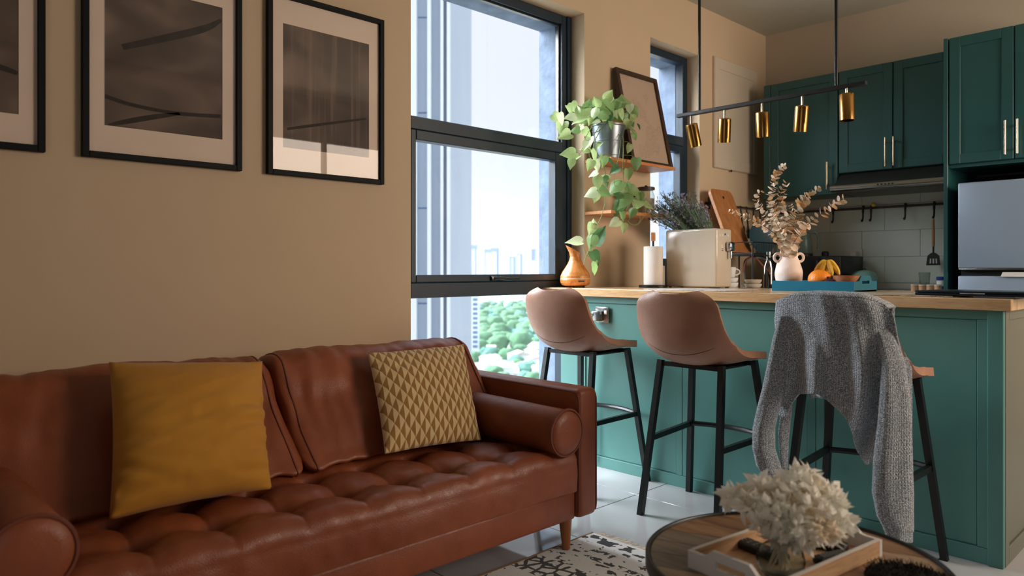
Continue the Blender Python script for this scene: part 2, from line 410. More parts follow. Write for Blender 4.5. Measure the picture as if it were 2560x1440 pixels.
def ball(bm, c, r, n=12, sc=(1, 1, 1)):
    c = Vector(c)
    bmesh.ops.create_icosphere(bm, subdivisions=2, radius=r, matrix=Matrix.Translation(c) @ Matrix.Diagonal((*sc, 1))); return bm
def move(bm, off): bmesh.ops.translate(bm, verts=bm.verts, vec=Vector(off)); return bm
def turn(bm, ang, axis='Z', c=(0, 0, 0)): bmesh.ops.rotate(bm, cent=Vector(c), matrix=Matrix.Rotation(ang, 3, axis), verts=bm.verts); return bm

ORG = {}
def link(name, mesh, parent):
    o = bpy.data.objects.new(name, mesh); COL.objects.link(o)
    if parent is not None: o.parent = parent
    return o
def obj(name, bm, mat, parent=None, sharp=35, world=False, loc=None):
    """one mesh object. world=True: vertices are world positions, shifted to the root thing's base"""
    if world and parent is not None: move(bm, -ORG[parent.name])
    if loc is not None: move(bm, -Vector(loc))
    bmesh.ops.recalc_face_normals(bm, faces=bm.faces)
    me = bpy.data.meshes.new(name); bm.to_mesh(me); bm.free()
    me.materials.append(MAT[mat])
    if sharp: me.shade_smooth(); me.set_sharp_from_angle(angle=R(sharp))
    o = link(name, me, parent)
    if loc is not None: o.location = loc
    ORG[o.name] = ORG[parent.name] if parent is not None else (Vector(loc) if loc is not None else V(0, 0, 0))
    return o
def tag(o, label, cat, group=None, kind=None):
    o['label'] = label; o['category'] = cat
    if group: o['group'] = group
    if kind: o['kind'] = kind
    return o
def thing(name, label, cat, loc=(0, 0, 0), rz=0, group=None):
    o = link(name, None, None); o.location = loc; o.rotation_euler = (0, 0, rz); ORG[o.name] = Vector(loc); o.empty_display_size = .1
    return tag(o, label, cat, group)
def struct(name, bm, mat, parent=None, sharp=30):
    o = obj(name, bm, mat, parent, sharp)
    if parent is None: o['kind'] = 'structure'
    return o
def dup(root, loc, rz=None, label=None):
    def cp(o, par):
        c = o.copy(); COL.objects.link(c); c.parent = par
        for ch in list(o.children): cp(ch, c)
        return c
    r = cp(root, None); r.location = loc
    if rz is not None: r.rotation_euler = (0, 0, rz)
    if label: r['label'] = label
    return r
def inst(name, mesh, parent, mw):
    o = link(name, mesh, parent); o.matrix_local = mw; return o

# ------------------------------------------------------------------ the setting
CEIL = 2.868; KY = 5.377; XR = 4.3; YR = -1.8; ZC = .937
# floor slab with its tiles
fl = nb(); box(fl, -.02, XR, YR, KY, -.2, -.008); floor = struct('floor', fl, 'grout')
tb = nb(); box(tb, -.2985, .2985, -.2985, .2985, -.0075, 0, .0015, 1)
t0 = obj('tile', tb, 'floor_tile', floor); tm = t0.data; first = True
xj = [.11+.6*i for i in range(-1, 9)]; yj = [2.73+.6*i for i in range(-10, 5)]
for i, x in enumerate(xj):
    for y in yj:
        cx, cy = x+.3, y+.3
        if cx-.3 > XR-.05 or cy-.3 > KY-.05 or cy+.3 < YR+.05 or cx+.3 < .05: continue
        x0, x1, y0, y1 = max(cx-.2985, 0), min(cx+.2985, XR), max(cy-.2985, YR), min(cy+.2985, KY)
        whole = x1-x0 > .59 and y1-y0 > .59
        if whole:
            if first: t0.location = (cx, cy, 0); first = False
            else: q = link('tile', tm, floor); q.location = (cx, cy, 0)
        else:
            b = nb(); box(b, x0-cx, x1-cx, y0-cy, y1-cy, -.0075, 0, .0015, 1); q = obj('tile', b, 'floor_tile', floor); q.location = (cx, cy, 0)
ce = nb(); box(ce, -.3, XR+.2, YR-.2, KY+.2, CEIL, CEIL+.15); struct('ceiling', ce, 'ceiling_paint')

# left wall with two window openings; the outer concrete skin sits in front of it outside
wl = nb()
WB = .06
def slab(y0, y1, z0, z1, x1=0.0): box(wl, -.17, x1, y0, y1, z0, z1)
slab(YR, 1.97, 0, CEIL); slab(1.97, 3.19, 0, WB); slab(1.97, 3.19, 2.514, CEIL); slab(3.19, 3.69, 0, CEIL)
slab(3.69, 3.846, 0, CEIL, -.010); slab(3.846, 4.424, 0, 1.06, -.010); slab(3.846, 4.424, 2.524, CEIL, -.010); slab(4.424, KY, 0, CEIL, -.010)
wall_left = struct('wall_left', wl, 'wall_paint')
oc = nb()
def skin(y0, y1, z0, z1): box(oc, -.31, -.171, y0, y1, z0, z1)
skin(1.2, 2.03, -.4, 3.1); skin(3.135, 3.905, -.4, 3.1); skin(4.37, 5.4, -.4, 3.1)
skin(2.03, 3.135, -.4, .04); skin(2.03, 3.135, 2.47, 3.1); skin(3.905, 4.37, -.4, 1.0); skin(3.905, 4.37, 2.48, 3.1)
outer = struct('wall_outside', oc, 'concrete')

wk = nb(); box(wk, -.17, XR+.2, KY, KY+.15, 0, CEIL); wall_back = struct('wall_back', wk, 'wall_paint_kitchen')
wr = nb()
for a in ((YR, 2.95, 0, CEIL), (4.95, KY, 0, CEIL), (2.95, 4.95, 2.45, CEIL), (2.95, 4.95, 0, 1.1)): box(wr, XR, XR+.15, *a)
struct('wall_right', wr, 'wall_dim')
wb = nb()

for a in ((-.17, 2.75, 0, CEIL), (4.15, XR+.15, 0, CEIL), (2.75, 4.15, 2.4, CEIL)): box(wb, a[0], a[1], YR-.15, YR, a[2], a[3])
struct('wall_rear', wb, 'wall_dim')

def bars(name, lst, mat, parent, bev=.004):
    out = []
    for a in lst:
        b = nb(); box(b, *a, bev, 1); out.append(obj(name, b, mat, parent))
    return out
def empty_struct(name):
    o = link(name, None, None); o['kind'] = 'structure'; ORG[o.name] = V(0, 0, 0); return o
# wide window in the right wall and the glass door behind the camera, outside the picture
d1 = empty_struct('window_3')
bars('jamb', [(XR+.05, XR+.10, y, y+.05, 1.1, 2.45) for y in (2.95, 3.925, 4.90)], 'window_metal', d1)
bars('rail', [(XR+.05, XR+.10, 3.0, 3.925, 2.40, 2.45), (XR+.05, XR+.10, 3.975, 4.90, 2.40, 2.45)], 'window_metal', d1)
d2 = empty_struct('door_1')
bars('jamb', [(x, x+.05, YR-.10, YR-.05, 0, 2.4) for x in (2.75, 3.425, 4.10)], 'window_metal', d2)
bars('rail', [(2.80, 3.425, YR-.10, YR-.05, 2.35, 2.40), (3.475, 4.10, YR-.10, YR-.05, 2.35, 2.40)], 'window_metal', d2)
# ---- window_1: fixed light above, top-hung sash in the middle, fixed light below
w1 = empty_struct('window_1')
XF0, XF1 = -.168, -.105
ya, yb, za, zb = 1.972, 3.188, .062, 2.512
bars('jamb', [(XF0, XF1, ya, ya+.07, za, zb), (XF0, XF1, yb-.07, yb, za, zb)], 'window_metal', w1)
bars('jamb_lip', [(XF0, XF1+.012, yb-.036, yb, za+.001, zb-.001)], 'window_metal', w1)
bars('head', [(XF0, XF1, ya+.07, yb-.07, zb-.05, zb), (XF0, XF1, ya+.07, yb-.07, za, za+.05)], 'window_metal', w1)
bars('mullion', [(XF0, XF1+.004, ya+.07, yb-.07, 1.712, 1.775), (XF0, XF1+.004, ya+.07, yb-.07, .90, .975)], 'window_metal', w1)
sash = bars('sash', [(XF0+.01, XF1+.006, ya+.07, ya+.102, .976, 1.711), (XF0+.01, XF1+.006, yb-.134, yb-.07, .976, 1.711), (XF0+.01, XF1+.006, ya+.102, yb-.134, 1.662, 1.711), (XF0+.01, XF1+.006, ya+.102, yb-.134, .976, 1.012)], 'window_metal', w1)
bars('glazing_bead', [(XF1-.045, XF1-.02, ya+.07, yb-.07, 2.452, 2.462), (XF1-.045, XF1-.02, yb-.08, yb-.07, 1.776, 2.452)], 'steel_dark', w1, .002)
for a in ((ya+.07, yb-.07, 1.776, zb-.05), (ya+.102, yb-.134, 1.012, 1.662), (ya+.07, yb-.07, za+.05, .90)):
    b = nb(); box(b, -.142, -.138, *a); obj('pane', b, 'pane_glass', w1)
hb = nb(); box(hb, XF1+.006, XF1+.022, 2.55, 2.59, .98, 1.004, .003); h1 = obj('handle', hb, 'steel_dark', w1)
hb = nb(); tube(hb, spline([(XF1+.02, 2.57, .992), (XF1+.036, 2.60, .993), (XF1+.038, 2.66, .988), (XF1+.034, 2.735, .99)], 5), [.008]*5+[.010]*5+[.007]*6, 10); obj('lever', hb, 'steel_dark', h1)
# ---- window_2
w2 = empty_struct('window_2')
ya, yb, za, zb = 3.848, 4.422, 1.062, 2.522
bars('jamb', [(XF0, XF1, ya, ya+.05, za, zb), (XF0, XF1, yb-.055, yb, za, zb)], 'window_metal', w2)
bars('head', [(XF0, XF1, ya+.05, yb-.055, zb-.05, zb), (XF0, XF1, ya+.05, yb-.055, za, za+.05)], 'window_metal', w2)
bars('mullion', [(XF0, XF1+.004, ya+.05, yb-.055, 1.895, 1.96)], 'window_metal', w2)
bars('sash', [(XF0+.01, XF1+.006, ya+.05, ya+.08, za+.05, 1.894), (XF0+.01, XF1+.006, yb-.10, yb-.055, za+.05, 1.894), (XF0+.01, XF1+.006, ya+.08, yb-.10, 1.85, 1.894)], 'window_metal', w2)
for a in ((ya+.05, yb-.055, 1.961, zb-.05), (ya+.08, yb-.10, za+.05, 1.85)):
    b = nb(); box(b, -.142, -.138, *a); obj('pane', b, 'pane_glass', w2)
# ---- glossy wall tiles between worktop and wall cupboards
tiles = obj('tile_backing', box(nb(), .0, 1.42, KY-.006, KY-.0005, .90, 1.60), 'grout', wall_back)
def wall_tiles(x0, x1, mat):
    z = .948; r = 0; tw, th = .378, .181
    while z < 1.62:
        off = .722-10*tw + (.152 if r % 2 == 0 else 0)
        off = .722-10*tw if r % 2 == 1 else .874-10*tw
        x = off
        while x < x1:
            a, b_ = max(x+.001, x0), min(x+tw-.001, x1); zt = min(z+th-.002, 1.60)
            if b_-a > .02 and zt-z > .01:
                b = nb(); box(b, a, b_, KY-.0125, KY-.006, z, zt, .001, 1); obj('tile', b, mat, wall_back)
            x += tw
        z += th; r += 1
wall_tiles(.0, 1.42, 'wall_tile')
up = nb(); box(up, 0, 1.42, KY-.022, KY-.0127, .902, .946, .002, 1); obj('upstand', up, 'wall_tile_light', wall_back)

# ------------------------------------------------------------------ kitchen joinery
def shaker(parent, x0, x1, z0, z1, yf, mat, st=.058, name='door'):
    """a framed door facing the room: recessed panel plus four frame members"""
    b = nb(); box(b, x0+.002, x1-.002, yf+.008, yf+.02, z0+.002, z1-.002); d = obj(name, b, mat, parent, world=True)
    for nm, a in (('stile', (x0+.002, x0+st, z0+.002, z1-.002)), ('stile', (x1-st, x1-.002, z0+.002, z1-.002)), ('rail', (x0+st, x1-st, z1-st, z1-.002)), ('rail', (x0+st, x1-st, z0+.002, z0+st))):
        b = nb(); box(b, a[0], a[1], yf, yf+.0085, a[2], a[3], .0018, 1); obj(nm, b, mat, d, world=True)
    return d
def pull(parent, x, z0, z1, yf, mat='brass_pale'):
    b = nb(); cyl(b, (x, yf-.032, z0), (x, yf-.032, z1), .0058, n=12)
    for z in (z0+.03, z1-.03): cyl(b, (x, yf-.032, z), (x, yf+.001, z), .004, n=8)
    return obj('handle', b, mat, parent, world=True)
UF = 5.037
def wall_unit(label, x0, x1, z0, z1, yf, doors, back=KY-.001, mat='cabinet_green'):
    t = thing('wall_cabinet', label, 'cabinet', ((x0+x1)/2, yf+.1, z0))
    b = nb(); box(b, x0, x1, yf+.021, back, z0, z1); obj('carcass', b, mat, t, world=True)
    for (a, c, hx, h0, h1) in doors:
        d = shaker(t, a, c, z0, z1, yf, mat); pull(d, hx, h0, h1, yf)
    return t
t = wall_unit('tall dark green single-door wall cupboard nearest the window wall', .20, .686, 1.555, 2.389, UF, [(.202, .684, .624, 1.589, 1.776)], back=KY-.014)
b = nb(); box(b, .148, .199, UF+.001, KY-.014, 1.555, 2.389, .002, 1); obj('filler_strip', b, 'cabinet_green', t, world=True)
wall_unit('dark green double-door wall cupboard above the cooker hood', .69, 1.405, 1.692, 2.389, UF, [(.692, 1.036, 1.002, 1.708, 1.895), (1.04, 1.384, 1.052, 1.708, 1.895)], back=KY-.014)
# tall end panel and the cupboard over the fridge
PF = 4.757
b = nb(); box(b, 1.409, 1.431, PF, KY-.001, 0, 2.386, .002, 1)
tag(obj('tall_end_panel', b, 'cabinet_green', loc=(1.42, 5.0, 0)), 'tall narrow green upright panel between wall cupboards and fridge', 'panel')
wall_unit('dark green double-door cupboard above the fridge', 1.435, 2.08, 1.648, 2.384, PF, [(1.437, 1.754, 1.72, 1.672, 1.86), (1.758, 2.078, 1.776, 1.672, 1.86)])
b = nb(); box(b, 1.4325, 2.084, PF+.02, PF+.50, 1.628, 1.6465); o = obj('light_pelmet', b, 'cabinet_green', loc=(1.75, 5.0, 1.628)); tag(o, 'thin green board under the cupboard above the fridge', 'board')
b = nb(); box(b, 2.086, 2.11, PF, KY-.001, 0, 2.386, .002, 1)
tag(obj('tall_side_panel', b, 'cabinet_green', loc=(2.1, 5.0, 0)), 'green upright panel on the far right of the fridge', 'panel')
b = nb(); box(b, 1.4325, 2.0845, 5.30, KY-.002, 0, 1.62); o = obj('niche_back', b, 'cabinet_dark', loc=(1.75, 5.3, 0)); tag(o, 'black back panel of the fridge niche', 'panel')
# fridge
t = thing('fridge', 'blue-grey two-door fridge in the green niche', 'fridge', (1.79, 4.9, 0))
b = nb(); box(b, 1.498, 2.078, 4.77, 5.28, .02, 1.525, .006); obj('body', b, 'steel_dark', t, world=True)
b = nb(); box(b, 1.496, 2.08, 4.705, 4.768, 1.044, 1.531, .008, 3); d = obj('upper_door', b, 'fridge_grey', t, world=True)
b = nb(); box(b, 1.496, 2.08, 4.705, 4.768, .04, 1.002, .008, 3); d2 = obj('lower_door', b, 'fridge_grey', t, world=True)
b = nb(); box(b, 1.505, 2.07, 4.735, 4.768, 1.0025, 1.0435); obj('grip_recess', b, 'inside_black', t, world=True)
b = nb(); prism(b, [(1.706, .999), (2.06, .999), (2.06, 1.024), (1.716, 1.024)], lambda x, z: V(x, 4.694, z), lambda x, z: V(x, 4.7045, z)); obj('handle', b, 'plastic_white', d2, world=True)
b = nb(); box(b, 1.50, 2.075, 4.703, 4.735, 1.034, 1.0438, .002); obj('trim_strip', b, 'steel', d, world=True)
# cooker hood
t = thing('cooker_hood', 'slim stainless cooker hood under the double-door cupboard', 'cooker hood', (1.05, 5.0, 1.555))
b = nb(); prism(b, [(4.90, 1.600), (4.893, 1.596), (4.886, 1.588), (4.885, 1.574), (4.893, 1.562), (4.91, 1.556), (5.36, 1.556), (5.36, 1.600)], lambda y, z: V(.694, y, z), lambda y, z: V(1.404, y, z)); obj('body', b, 'steel', t, sharp=50, world=True)
b = nb(); prism(b, [(4.93, 1.6005), (5.36, 1.6005), (5.36, 1.69), (5.06, 1.69)], lambda y, z: V(.70, y, z), lambda y, z: V(1.402, y, z)); obj('canopy', b, 'cabinet_dark', t, world=True)
b = nb(); box(b, .72, 1.39, 4.93, 5.34, 1.550, 1.5558); obj('filter', b, 'steel_dark', t, world=True)
for k in range(5):
    b = nb(); cyl(b, (1.0+.022*k, 4.8865, 1.580), (1.0+.022*k, 4.880, 1.580), .0055, n=10); obj('button', b, 'inside_black', t, world=True)
# worktops: back run and the run under the window
t = thing('base_cabinet', 'green base unit run along the tiled back wall', 'cabinet', (.95, 5.0, 0))
b = nb(); box(b, .62, 1.405, 4.80, KY-.001, .1, .868); obj('carcass', b, 'cabinet_green', t, world=True)
b = nb(); box(b, .62, 1.405, 4.85, KY-.01, 0, .099); obj('plinth', b, 'cabinet_dark', t, world=True)
for k in range(2): d = shaker(t, .625+.39*k, 1.01+.39*k, .11, .86, 4.779, 'cabinet_green'); pull(d, .97+.08*k if k == 0 else 1.05, .6, .79, 4.779)
t = thing('base_cabinet', 'green base unit run below the kitchen window', 'cabinet', (.3, 4.6, 0))
b = nb(); box(b, .001, .60, 3.86, KY-.002, .1, .868); obj('carcass', b, 'cabinet_green', t, world=True)
b = nb(); box(b, .001, .55, 3.86, KY-.01, 0, .099); obj('plinth', b, 'cabinet_dark', t, world=True)
b = nb(); prism(b, [(.001, 3.85), (.62, 3.85), (.62, 4.77), (1.405, 4.77), (1.405, KY-.023), (.001, KY-.023)], lambda x, y: V(x, y, .8685), lambda x, y: V(x, y, .90)); 
tag(obj('kitchen_worktop', b, 'white_gloss', loc=(.5, 4.9, .8685)), 'pale L-shaped kitchen worktop along window and back wall', 'worktop')

# ------------------------------------------------------------------ island
IY = 2.976
t = thing('kitchen_island', 'sage green panelled breakfast island with three stools', 'kitchen island', (1.05, 3.3, 0)); island = t
b = nb(); box(b, .012, 2.07, IY+.009, 3.67, 0, ZC-.0415); obj('carcass', b, 'island_green', t, world=True)
def strip(nm, x0, x1, z0, z1, y0=IY, mat='island_green'):
    b = nb(); box(b, x0, x1, y0, IY+.0095, z0, z1, .0015, 1); return obj(nm, b, mat, t, world=True)
strip('plinth', .012, 2.045, 0, .055, IY-.004)
b = nb(); box(b, 2.046, 2.094, IY-.012, IY+.0098, 0, ZC-.0415, .002, 1); obj('corner_post', b, 'island_green', t, world=True)
strip('top_rail', .012, 2.045, .862, ZC-.042)
for x0, x1 in ((.012, .19), (.76, .794), (.796, .83), (1.40, 1.434), (1.436, 1.47), (2.012, 2.045)): strip('stile', x0, x1, .0555, .8615)
for x0, x1 in ((.19, .76), (.83, 1.40), (1.47, 2.012)):
    b = nb(); box(b, x0+.003, x1-.003, IY+.0055, IY+.0092, .0585, .8585, .001, 1); obj('panel', b, 'island_green', t, world=True)
b = nb(); box(b, 2.0705, 2.088, IY+.0105, 3.67, 0, ZC-.0415, .0015, 1); obj('end_panel', b, 'island_side', t, world=True)
for nm, a in (('end_stile', (IY+.0105, IY+.06, 0, ZC-.042)), ('end_stile', (3.61, 3.67, 0, ZC-.042)), ('end_rail', (IY+.06, 3.61, 0, .06)), ('end_rail', (IY+.06, 3.61, .86, ZC-.042))):
    b = nb(); box(b, 2.0882, 2.096, *a, .0015, 1); obj(nm, b, 'island_side', t, world=True)
b = nb(); prism(b, [(-.10, 2.946), (2.12, 2.946), (2.12, 3.70), (.002, 3.70), (.002, 3.187), (-.10, 3.187)], lambda x, y: V(x, y, ZC-.041), lambda x, y: V(x, y, ZC))
bmesh.ops.bevel(b, geom=[e for e in b.edges], offset=.002, segments=1, affect='EDGES')
tag(obj('island_worktop', b, 'oak_counter', loc=(1.05, 3.3, ZC-.041)), 'thick oak worktop lying on the green island', 'worktop')
# socket with a charger plugged in
t = thing('wall_socket', 'silver double socket on the island front beside the left stool', 'socket', (.312, IY, .80))
b = nb(); box(b, .268, .358, IY-.012, IY-.0002, .760, .843, .004); obj('plate', b, 'steel', t, world=True)
b = nb(); box(b, .33, .348, IY-.015, IY-.0122, .805, .825, .002); obj('switch', b, 'plastic_white', t, world=True)
t = thing('phone_charger', 'pale grey plug-in charger in the island socket', 'charger', (.27, IY-.03, .78))
b = nb(); box(b, .272, .322, IY-.05, IY-.0125, .768, .822, .005); obj('plug', b, 'steel', t, world=True)
b = nb(); tube(b, spline([(.285, IY-.05, .80), (.272, IY-.06, .81), (.263, IY-.06, .79), (.262, IY-.05, .70), (.266, IY-.03, .4), (.27, IY-.02, .03)], 6), .004, 6); obj('cable', b, 'cord_white', t, world=True)

# ------------------------------------------------------------------ pendant rail
PY_, PZ = 3.3, 1.852
t = thing('pendant_light', 'black rail pendant with five brass spotlights above the island', 'pendant light', (1.035, PY_, PZ))
b = nb(); box(b, .555, 1.516, PY_-.014, PY_+.014, PZ-.009, PZ+.009, .002, 1); obj('rail', b, 'metal_black', t, world=True)
for x in (.687, 1.386):
    b = nb(); cyl(b, (x, PY_, PZ+.009), (x, PY_, CEIL-.02), .0075, n=12); r_ = obj('rod', b, 'metal_black', t, world=True)
    b = nb(); cyl(b, (x, PY_, CEIL-.022), (x, PY_, CEIL-.001), .045, n=20); obj('ceiling_cup', b, 'metal_black', r_, world=True)
for x, tilt_x, tilt_y, dz in ((.637, R(12), R(-15), 0), (.832, R(13), R(-2), 0), (1.032, R(6), R(-4), 0), (1.23, R(13), R(-1), 0), (1.431, R(-3), 0, .018)):
    b = nb(); cyl(b, (0, 0, PZ-.009), (0, 0, PZ-.052+dz), .0055, n=10); move(b, (x, PY_, 0)); s = obj('stem', b, 'brass_pale', t, world=True)
    b = nb(); lathe(b, [(.010, 0), (.030, -.004), (.0315, -.008), (.0315, -.122), (.0285, -.122), (.0285, -.06)], 28, cap0=True, cap1=False)
    M_ = Matrix.Rotation(tilt_y, 4, FW) @ Matrix.Rotation(tilt_x, 4, RT)
    bmesh.ops.transform(b, matrix=Matrix.Translation((x, PY_, PZ-.05+dz)) @ M_, verts=b.verts); c = obj('spot_head', b, 'brass', t, world=True)
    b = nb(); cyl(b, (0, 0, -.098), (0, 0, -.095), .0278, n=20)
    bmesh.ops.transform(b, matrix=Matrix.Translation((x, PY_, PZ-.05+dz)) @ M_, verts=b.verts); obj('lamp_face', b, 'inside_black', c, world=True)

# ------------------------------------------------------------------ pictures on the left wall
def picture(y0, y1, z0, z1, label, pm, pz0, pz1, py0, py1, streaks=()):
    t = thing('framed_print', label, 'picture', (0, (y0+y1)/2, z0), group='framed prints over the sofa')
    w = .0205
    for nm, a in (('frame_side', (y0, y0+w, z0, z1)), ('frame_side', (y1-w, y1, z0, z1)), ('frame_rail', (y0+w, y1-w, z0, z0+w)), ('frame_rail', (y0+w, y1-w, z1-w, z1))):
        b = nb(); box(b, .002, .027, *a, .0015, 1); obj(nm, b, 'frame_black', t, world=True)
    b = nb(); box(b, .002, .008, y0+w, y1-w, z0+w, z1-w); obj('backing', b, 'mat_board', t, world=True)
    # mount with a window cut for the print: four strips
    for a in ((y0+w, py0, z0+w, z1-w), (py1, y1-w, z0+w, z1-w), (py0, py1, z0+w, pz0), (py0, py1, pz1, z1-w)):
        b = nb(); box(b, .0082, .011, *a); obj('mount', b, 'mat_board', t, world=True)
    b = nb(); box(b, .0081, .0092, py0, py1, pz0, pz1); obj('print', b, pm, t, world=True)
    for st_ in streaks:  # dark strips painted on the print in place of reflections in its glass
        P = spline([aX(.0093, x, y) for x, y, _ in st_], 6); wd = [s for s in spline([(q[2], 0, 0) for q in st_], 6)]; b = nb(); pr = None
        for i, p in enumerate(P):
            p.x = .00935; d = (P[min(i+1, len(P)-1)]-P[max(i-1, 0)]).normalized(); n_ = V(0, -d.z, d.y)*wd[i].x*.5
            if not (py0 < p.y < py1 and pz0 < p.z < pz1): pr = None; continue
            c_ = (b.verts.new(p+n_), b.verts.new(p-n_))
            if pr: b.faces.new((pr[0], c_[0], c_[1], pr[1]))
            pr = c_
        obj('reflection_streak', b, 'reflection_dark', t, sharp=0, world=True)
    b = nb(); box(b, .0145, .0165, y0+w, y1-w, z0+w, z1-w); obj('glass', b, 'picture_glass', t, world=True)
plain('reflection_dark', C3(52, 45, 40), .8, var=.2, vs=30)  # dark tone of the painted glass reflections
STREAKS = [[[(-40, 158, .02), (0, 168, .018), (30, 178, .016), (44, 184, .012)]],
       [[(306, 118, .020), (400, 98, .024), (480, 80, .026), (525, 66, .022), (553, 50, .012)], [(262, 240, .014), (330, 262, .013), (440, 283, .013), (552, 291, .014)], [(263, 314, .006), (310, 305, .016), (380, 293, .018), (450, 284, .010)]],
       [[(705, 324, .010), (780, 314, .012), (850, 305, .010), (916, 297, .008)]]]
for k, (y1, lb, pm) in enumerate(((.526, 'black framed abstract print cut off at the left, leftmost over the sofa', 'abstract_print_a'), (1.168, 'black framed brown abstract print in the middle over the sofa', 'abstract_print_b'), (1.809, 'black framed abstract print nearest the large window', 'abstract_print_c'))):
    picture(y1-.538, y1, 1.414, 2.140, lb, pm, 1.527, 2.022, y1-.469, y1-.070, STREAKS[k])

# painted access panel on the kitchen side of the left wall
t = thing('access_panel', 'cream painted panel door set in the wall beside the cupboards', 'panel door', (0, 4.9, 1.76))
b = nb(); box(b, -.0095, .006, 4.592, 5.215, 1.762, 2.555, .003, 1); d = obj('leaf', b, 'distressed_white', t, world=True)
for nm, a in (('stile', (4.596, 4.655, 1.766, 2.551)), ('stile', (5.152, 5.211, 1.766, 2.551)), ('rail', (4.655, 5.152, 2.47, 2.551)), ('rail', (4.655, 5.152, 1.766, 1.84))):
    b = nb(); box(b, .0061, .010, *a, .002, 1); obj(nm, b, 'distressed_white', t, world=True)
b = nb(); cyl(b, (.004, 4.82, 1.757), (.012, 4.82, 1.757), .008, n=12); obj('catch', b, 'steel_dark', t, world=True)

# ------------------------------------------------------------------ sofa
def nz(p, s, seed=0): return noise.noise(Vector(p)*s + V(seed, seed*1.3, seed*.7))
SY0, SY1 = .225, 1.995
sofa = thing('leather_sofa', 'tan brown leather sofa with tufted seat against the left wall', 'sofa', (.5, 1.11, 0)); t = sofa
b = nb(); box(b, .06, .985, SY0+.001, SY1-.001, .130, .236, .012, 3); obj('base', b, 'sofa_leather', t, world=True)
b = nb(); box(b, .035, .17, SY0+.001, SY1-.001, .237, .615, .03, 3); obj('back_frame', b, 'sofa_leather', t, world=True)
def arm(y0, y1, inner):
    b = nb(); box(b, .035, 1.0, y0, y1, .130, .602, .022, 4); a = obj('arm', b, 'sofa_leather', t, world=True)
    # piping along the edges of the arm's front and inner face
    yo = y1-.003 if inner == y0 else y0+.003
    for yy in (inner + (.004 if inner == y0 else -.004), yo):
        pts = [(.06, yy, .590), (.3, yy, .591), (.6, yy, .591), (.9, yy, .591), (.94, yy, .591), (.965, yy, .590), (.984, yy, .584), (.992, yy, .566), (.994, yy, .545), (.994, yy, .5), (.994, yy, .3), (.994, yy, .20), (.994, yy, .17), (.990, yy, .145)]
        q = nb(); tube(q, spline(pts, 5), .0036, 6); obj('piping', q, 'leather_seam', a, world=True)
arm(1.995, 2.10, 1.995); arm(.12, .225, .225)
BX = [.85, .65]; BYs = [1.857-.187*k for k in range(9)]
def seat_pt(u, v):
    y = SY0+.004 + (SY1-SY0-.008)*u
    # profile: top from the back to the front roll, then down the front face
    L1, rr, L2 = .72, .055, .10; Lq = rr*PI/2; s = v*(L1+Lq+L2)
    X0 = .235; zt = .398
    if s < L1: p = V(X0+s, y, zt); n_ = V(0, 0, 1)
    elif s < L1+Lq: a = (s-L1)/rr; p = V(X0+L1+rr*math.sin(a), y, zt-rr+rr*math.cos(a)); n_ = V(math.sin(a), 0, math.cos(a))
    else: p = V(X0+L1+rr, y, zt-rr-(s-L1-Lq)); n_ = V(1, 0, 0)
    dp = 0
    sx = X0+s
    for bx in BX:
        for by in BYs:
            r2 = ((sx-bx)**2+(y-by)**2)
            if r2 < .02: dp += .030*math.exp(-r2/(.026**2)) + .020*math.exp(-r2/(.062**2))
    # creases that run from the buttons to the front edge and between the two rows, and along the rows
    dy = min(abs(y-by) for by in BYs)
    if sx > .62:
        k = 1.0 if sx < .95 else max(0, 1-(sx-.95)/.08)
        dp += k*(.006*math.exp(-(dy/.007)**2) + .010*math.exp(-(dy/.035)**2))
    for bx in BX:
        curve = bx + .0*math.sin(y)
        dp += .009*math.exp(-((sx-curve)/.03)**2)
    # horizontal seam on the front
    if s > L1+Lq: dp += .0022*math.exp(-((p.z-.332)/.003)**2)
    if s > L1+Lq: dp -= .004*math.sin(min(1, (s-L1-Lq)/L2)*PI)
    dp += -.006*nz((sx, y, 0), 7, 3) - .003*nz((sx, y, 0), 22, 5)
    # ends of the cushion rounded
    e_ = min(u, 1-u)*(SY1-SY0)
    if e_ < .03: dp += .02*(1-e_/.03)**2
    return p - n_*dp
b = nb(); surf(b, seat_pt, 330, 110); seat = obj('seat_cushion', b, 'sofa_leather', t, sharp=0, world=True); seat.data.shade_smooth()
b = nb(); box(b, .20, .99, SY0+.006, SY1-.006, .2365, .30); obj('seat_core', b, 'sofa_leather', t, world=True)
for bx in BX:
    for by in BYs:
        b = nb(); ball(b, (bx, by, .352), .011, sc=(1, 1, .55)); obj('button', b, 'sofa_leather', seat, world=True)
